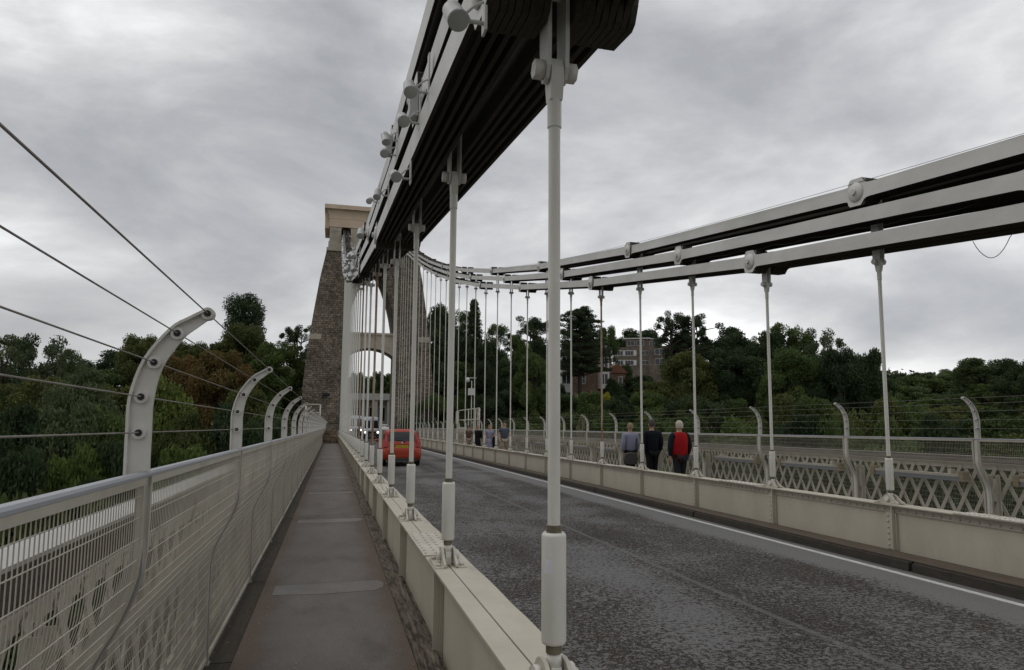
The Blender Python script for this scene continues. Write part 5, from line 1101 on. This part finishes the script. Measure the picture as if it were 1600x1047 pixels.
tree(958, 592, 44, 108, 'slope', 'dark', 'dark bushy tree at the right-hand corner of the villa')
tree(872, 596, 34, 108, 'slope', 'dark', 'dark bushy tree at the left-hand corner of the villa')
tree(944, 612, 26, 92, 'bush', 'yellow', 'bright yellow shrub below the brick villa', shrub=2.6, name='shrub')
tree(905, 614, 24, 92, 'bush', 'pale', 'shrub with pale plumes in front of the villa', shrub=2.2, name='shrub')
tree(908, 650, 20, 75, 'bush', 'pale', 'pale-flowered shrub low behind the far fence', shrub=1.8, name='shrub')
tree(1078, 628, 50, 85, 'bush', 'olive', 'olive shrub low behind the red-jacketed person', shrub=3.5, name='shrub')
def rows(y_px, x0, x1, step, dist, kinds, cols, lab, grp, jy=12, w_=1.9, hmax=22):
    x_ = x0
    while x_ < x1:
        d = dist(x_) if callable(dist) else dist; yy = y_px(x_) if callable(y_px) else y_px
        tree(x_+trn.uniform(-step*.2, step*.2), yy+trn.uniform(-jy, jy), step*w_*trn.uniform(0.85, 1.2), d*trn.uniform(0.93, 1.07), trn.choice(kinds), trn.choice(cols), lab, grp, hmax=hmax); x_ += step
rows(lambda x: 592, -120, 230, 62, 72, ['slope', 'round'], ['green', 'grey', 'dark', 'olive'], 'mid-green tree in the gorge woodland left of the bridge', 'trees of the left gorge side')
rows(lambda x: 640, -160, 470, 66, 58, ['slope'], ['green', 'olive', 'green', 'bright', 'dark', 'grey'], 'mid-green tree in the gorge woodland left of the bridge', 'trees of the left gorge side')
rows(lambda x: 700, -200, 420, 80, 46, ['slope'], ['green', 'bright', 'dark'], 'mid-green tree in the gorge woodland left of the bridge', 'trees of the left gorge side')
rows(lambda x: 790, -260, 300, 110, 36, ['slope'], ['green', 'bright', 'olive'], 'mid-green tree in the gorge woodland left of the bridge', 'trees of the left gorge side')
rows(lambda x: 575, -80, 500, 58, 100, ['round', 'slope'], ['green', 'dark', 'olive'], 'mid-green tree in the gorge woodland left of the bridge', 'trees of the left gorge side', 8)
RG = 'dark green tree in the wood on the slope beyond the far walkway'; RGG = 'trees of the slope beyond the far walkway'
rows(lambda x: 520+(x-680)*0.10, 672, 866, 34, 104, ['round', 'slope'], ['dark', 'green', 'dark'], RG, RGG, 10, 2.1)
rows(lambda x: 562, 668, 850, 42, 92, ['slope'], ['dark', 'green'], RG, RGG, 10)
rows(lambda x: 612+(x-860)*0.02, 668, 1010, 42, 84, ['slope', 'bush'], ['dark', 'green'], RG, RGG, 6)
rows(lambda x: 588 if x < 1060 else 552, 985, 1370, 48, 125, ['slope', 'round'], ['green', 'dark', 'olive', 'dark'], RG, RGG, 10)
rows(lambda x: 524 if x < 1290 else 560, 1070, 1335, 44, 158, ['round', 'slope'], ['dark', 'green'], RG, RGG, 10)
rows(lambda x: 622, 900, 1430, 52, 98, ['slope', 'bush'], ['green', 'dark', 'green', 'olive'], RG, RGG, 8)
rows(lambda x: 655, 660, 1500, 60, 76, ['slope', 'bush'], ['dark', 'green', 'green'], RG, RGG, 8)
rows(lambda x: 700, 820, 1700, 84, 58, ['slope'], ['dark', 'green'], RG, RGG, 8)
rows(lambda x: 778, 1000, 1750, 120, 44, ['slope'], ['dark', 'green'], RG, RGG, 8)
FG = 'distant tree in the wooded hillside on the far right'; FGG = 'trees of the far hillside'
for (yy, st, d) in ((578, 26, 470), (586, 30, 430), (600, 34, 390), (617, 38, 350), (636, 42, 310), (656, 46, 270), (680, 52, 230)):
    rows(lambda x, yy=yy: yy+(6 if x < 1420 else 0)-(14*sstep(1440, 1580, x) if yy < 600 else 0), 1335, 1680, st, d, ['far', 'far', 'round'], ['far', 'green', 'dark', 'olive' if yy > 600 else 'far'], FG, FGG, 5, 2.0, hmax=30)
rows(lambda x: 585, 540, 632, 16, 140, ['round'], ['green', 'dark'], 'tree seen through the tower arch', 'trees beyond the tower arch', 6, 2.0)
# distant woods behind everything, one far-off mass
wm = MB(); rn = random.Random(4)
for i in range(900):
    th_ = R_(rn.uniform(-60, 75)); d = rn.uniform(520, 900); x_, y_ = d*math.sin(th_), d*math.cos(th_)
    z = ground(x_, y_)
    clump(wm, Vector((x_, y_, z+4)), rn.uniform(9, 14), 26, rn, 2.6, 0.6)
o = add('distant_woods', wm.mesh('distant_woods', LF['far'])); o['kind'] = 'stuff'; tag(o, 'far-off woods along the horizon', 'woods')
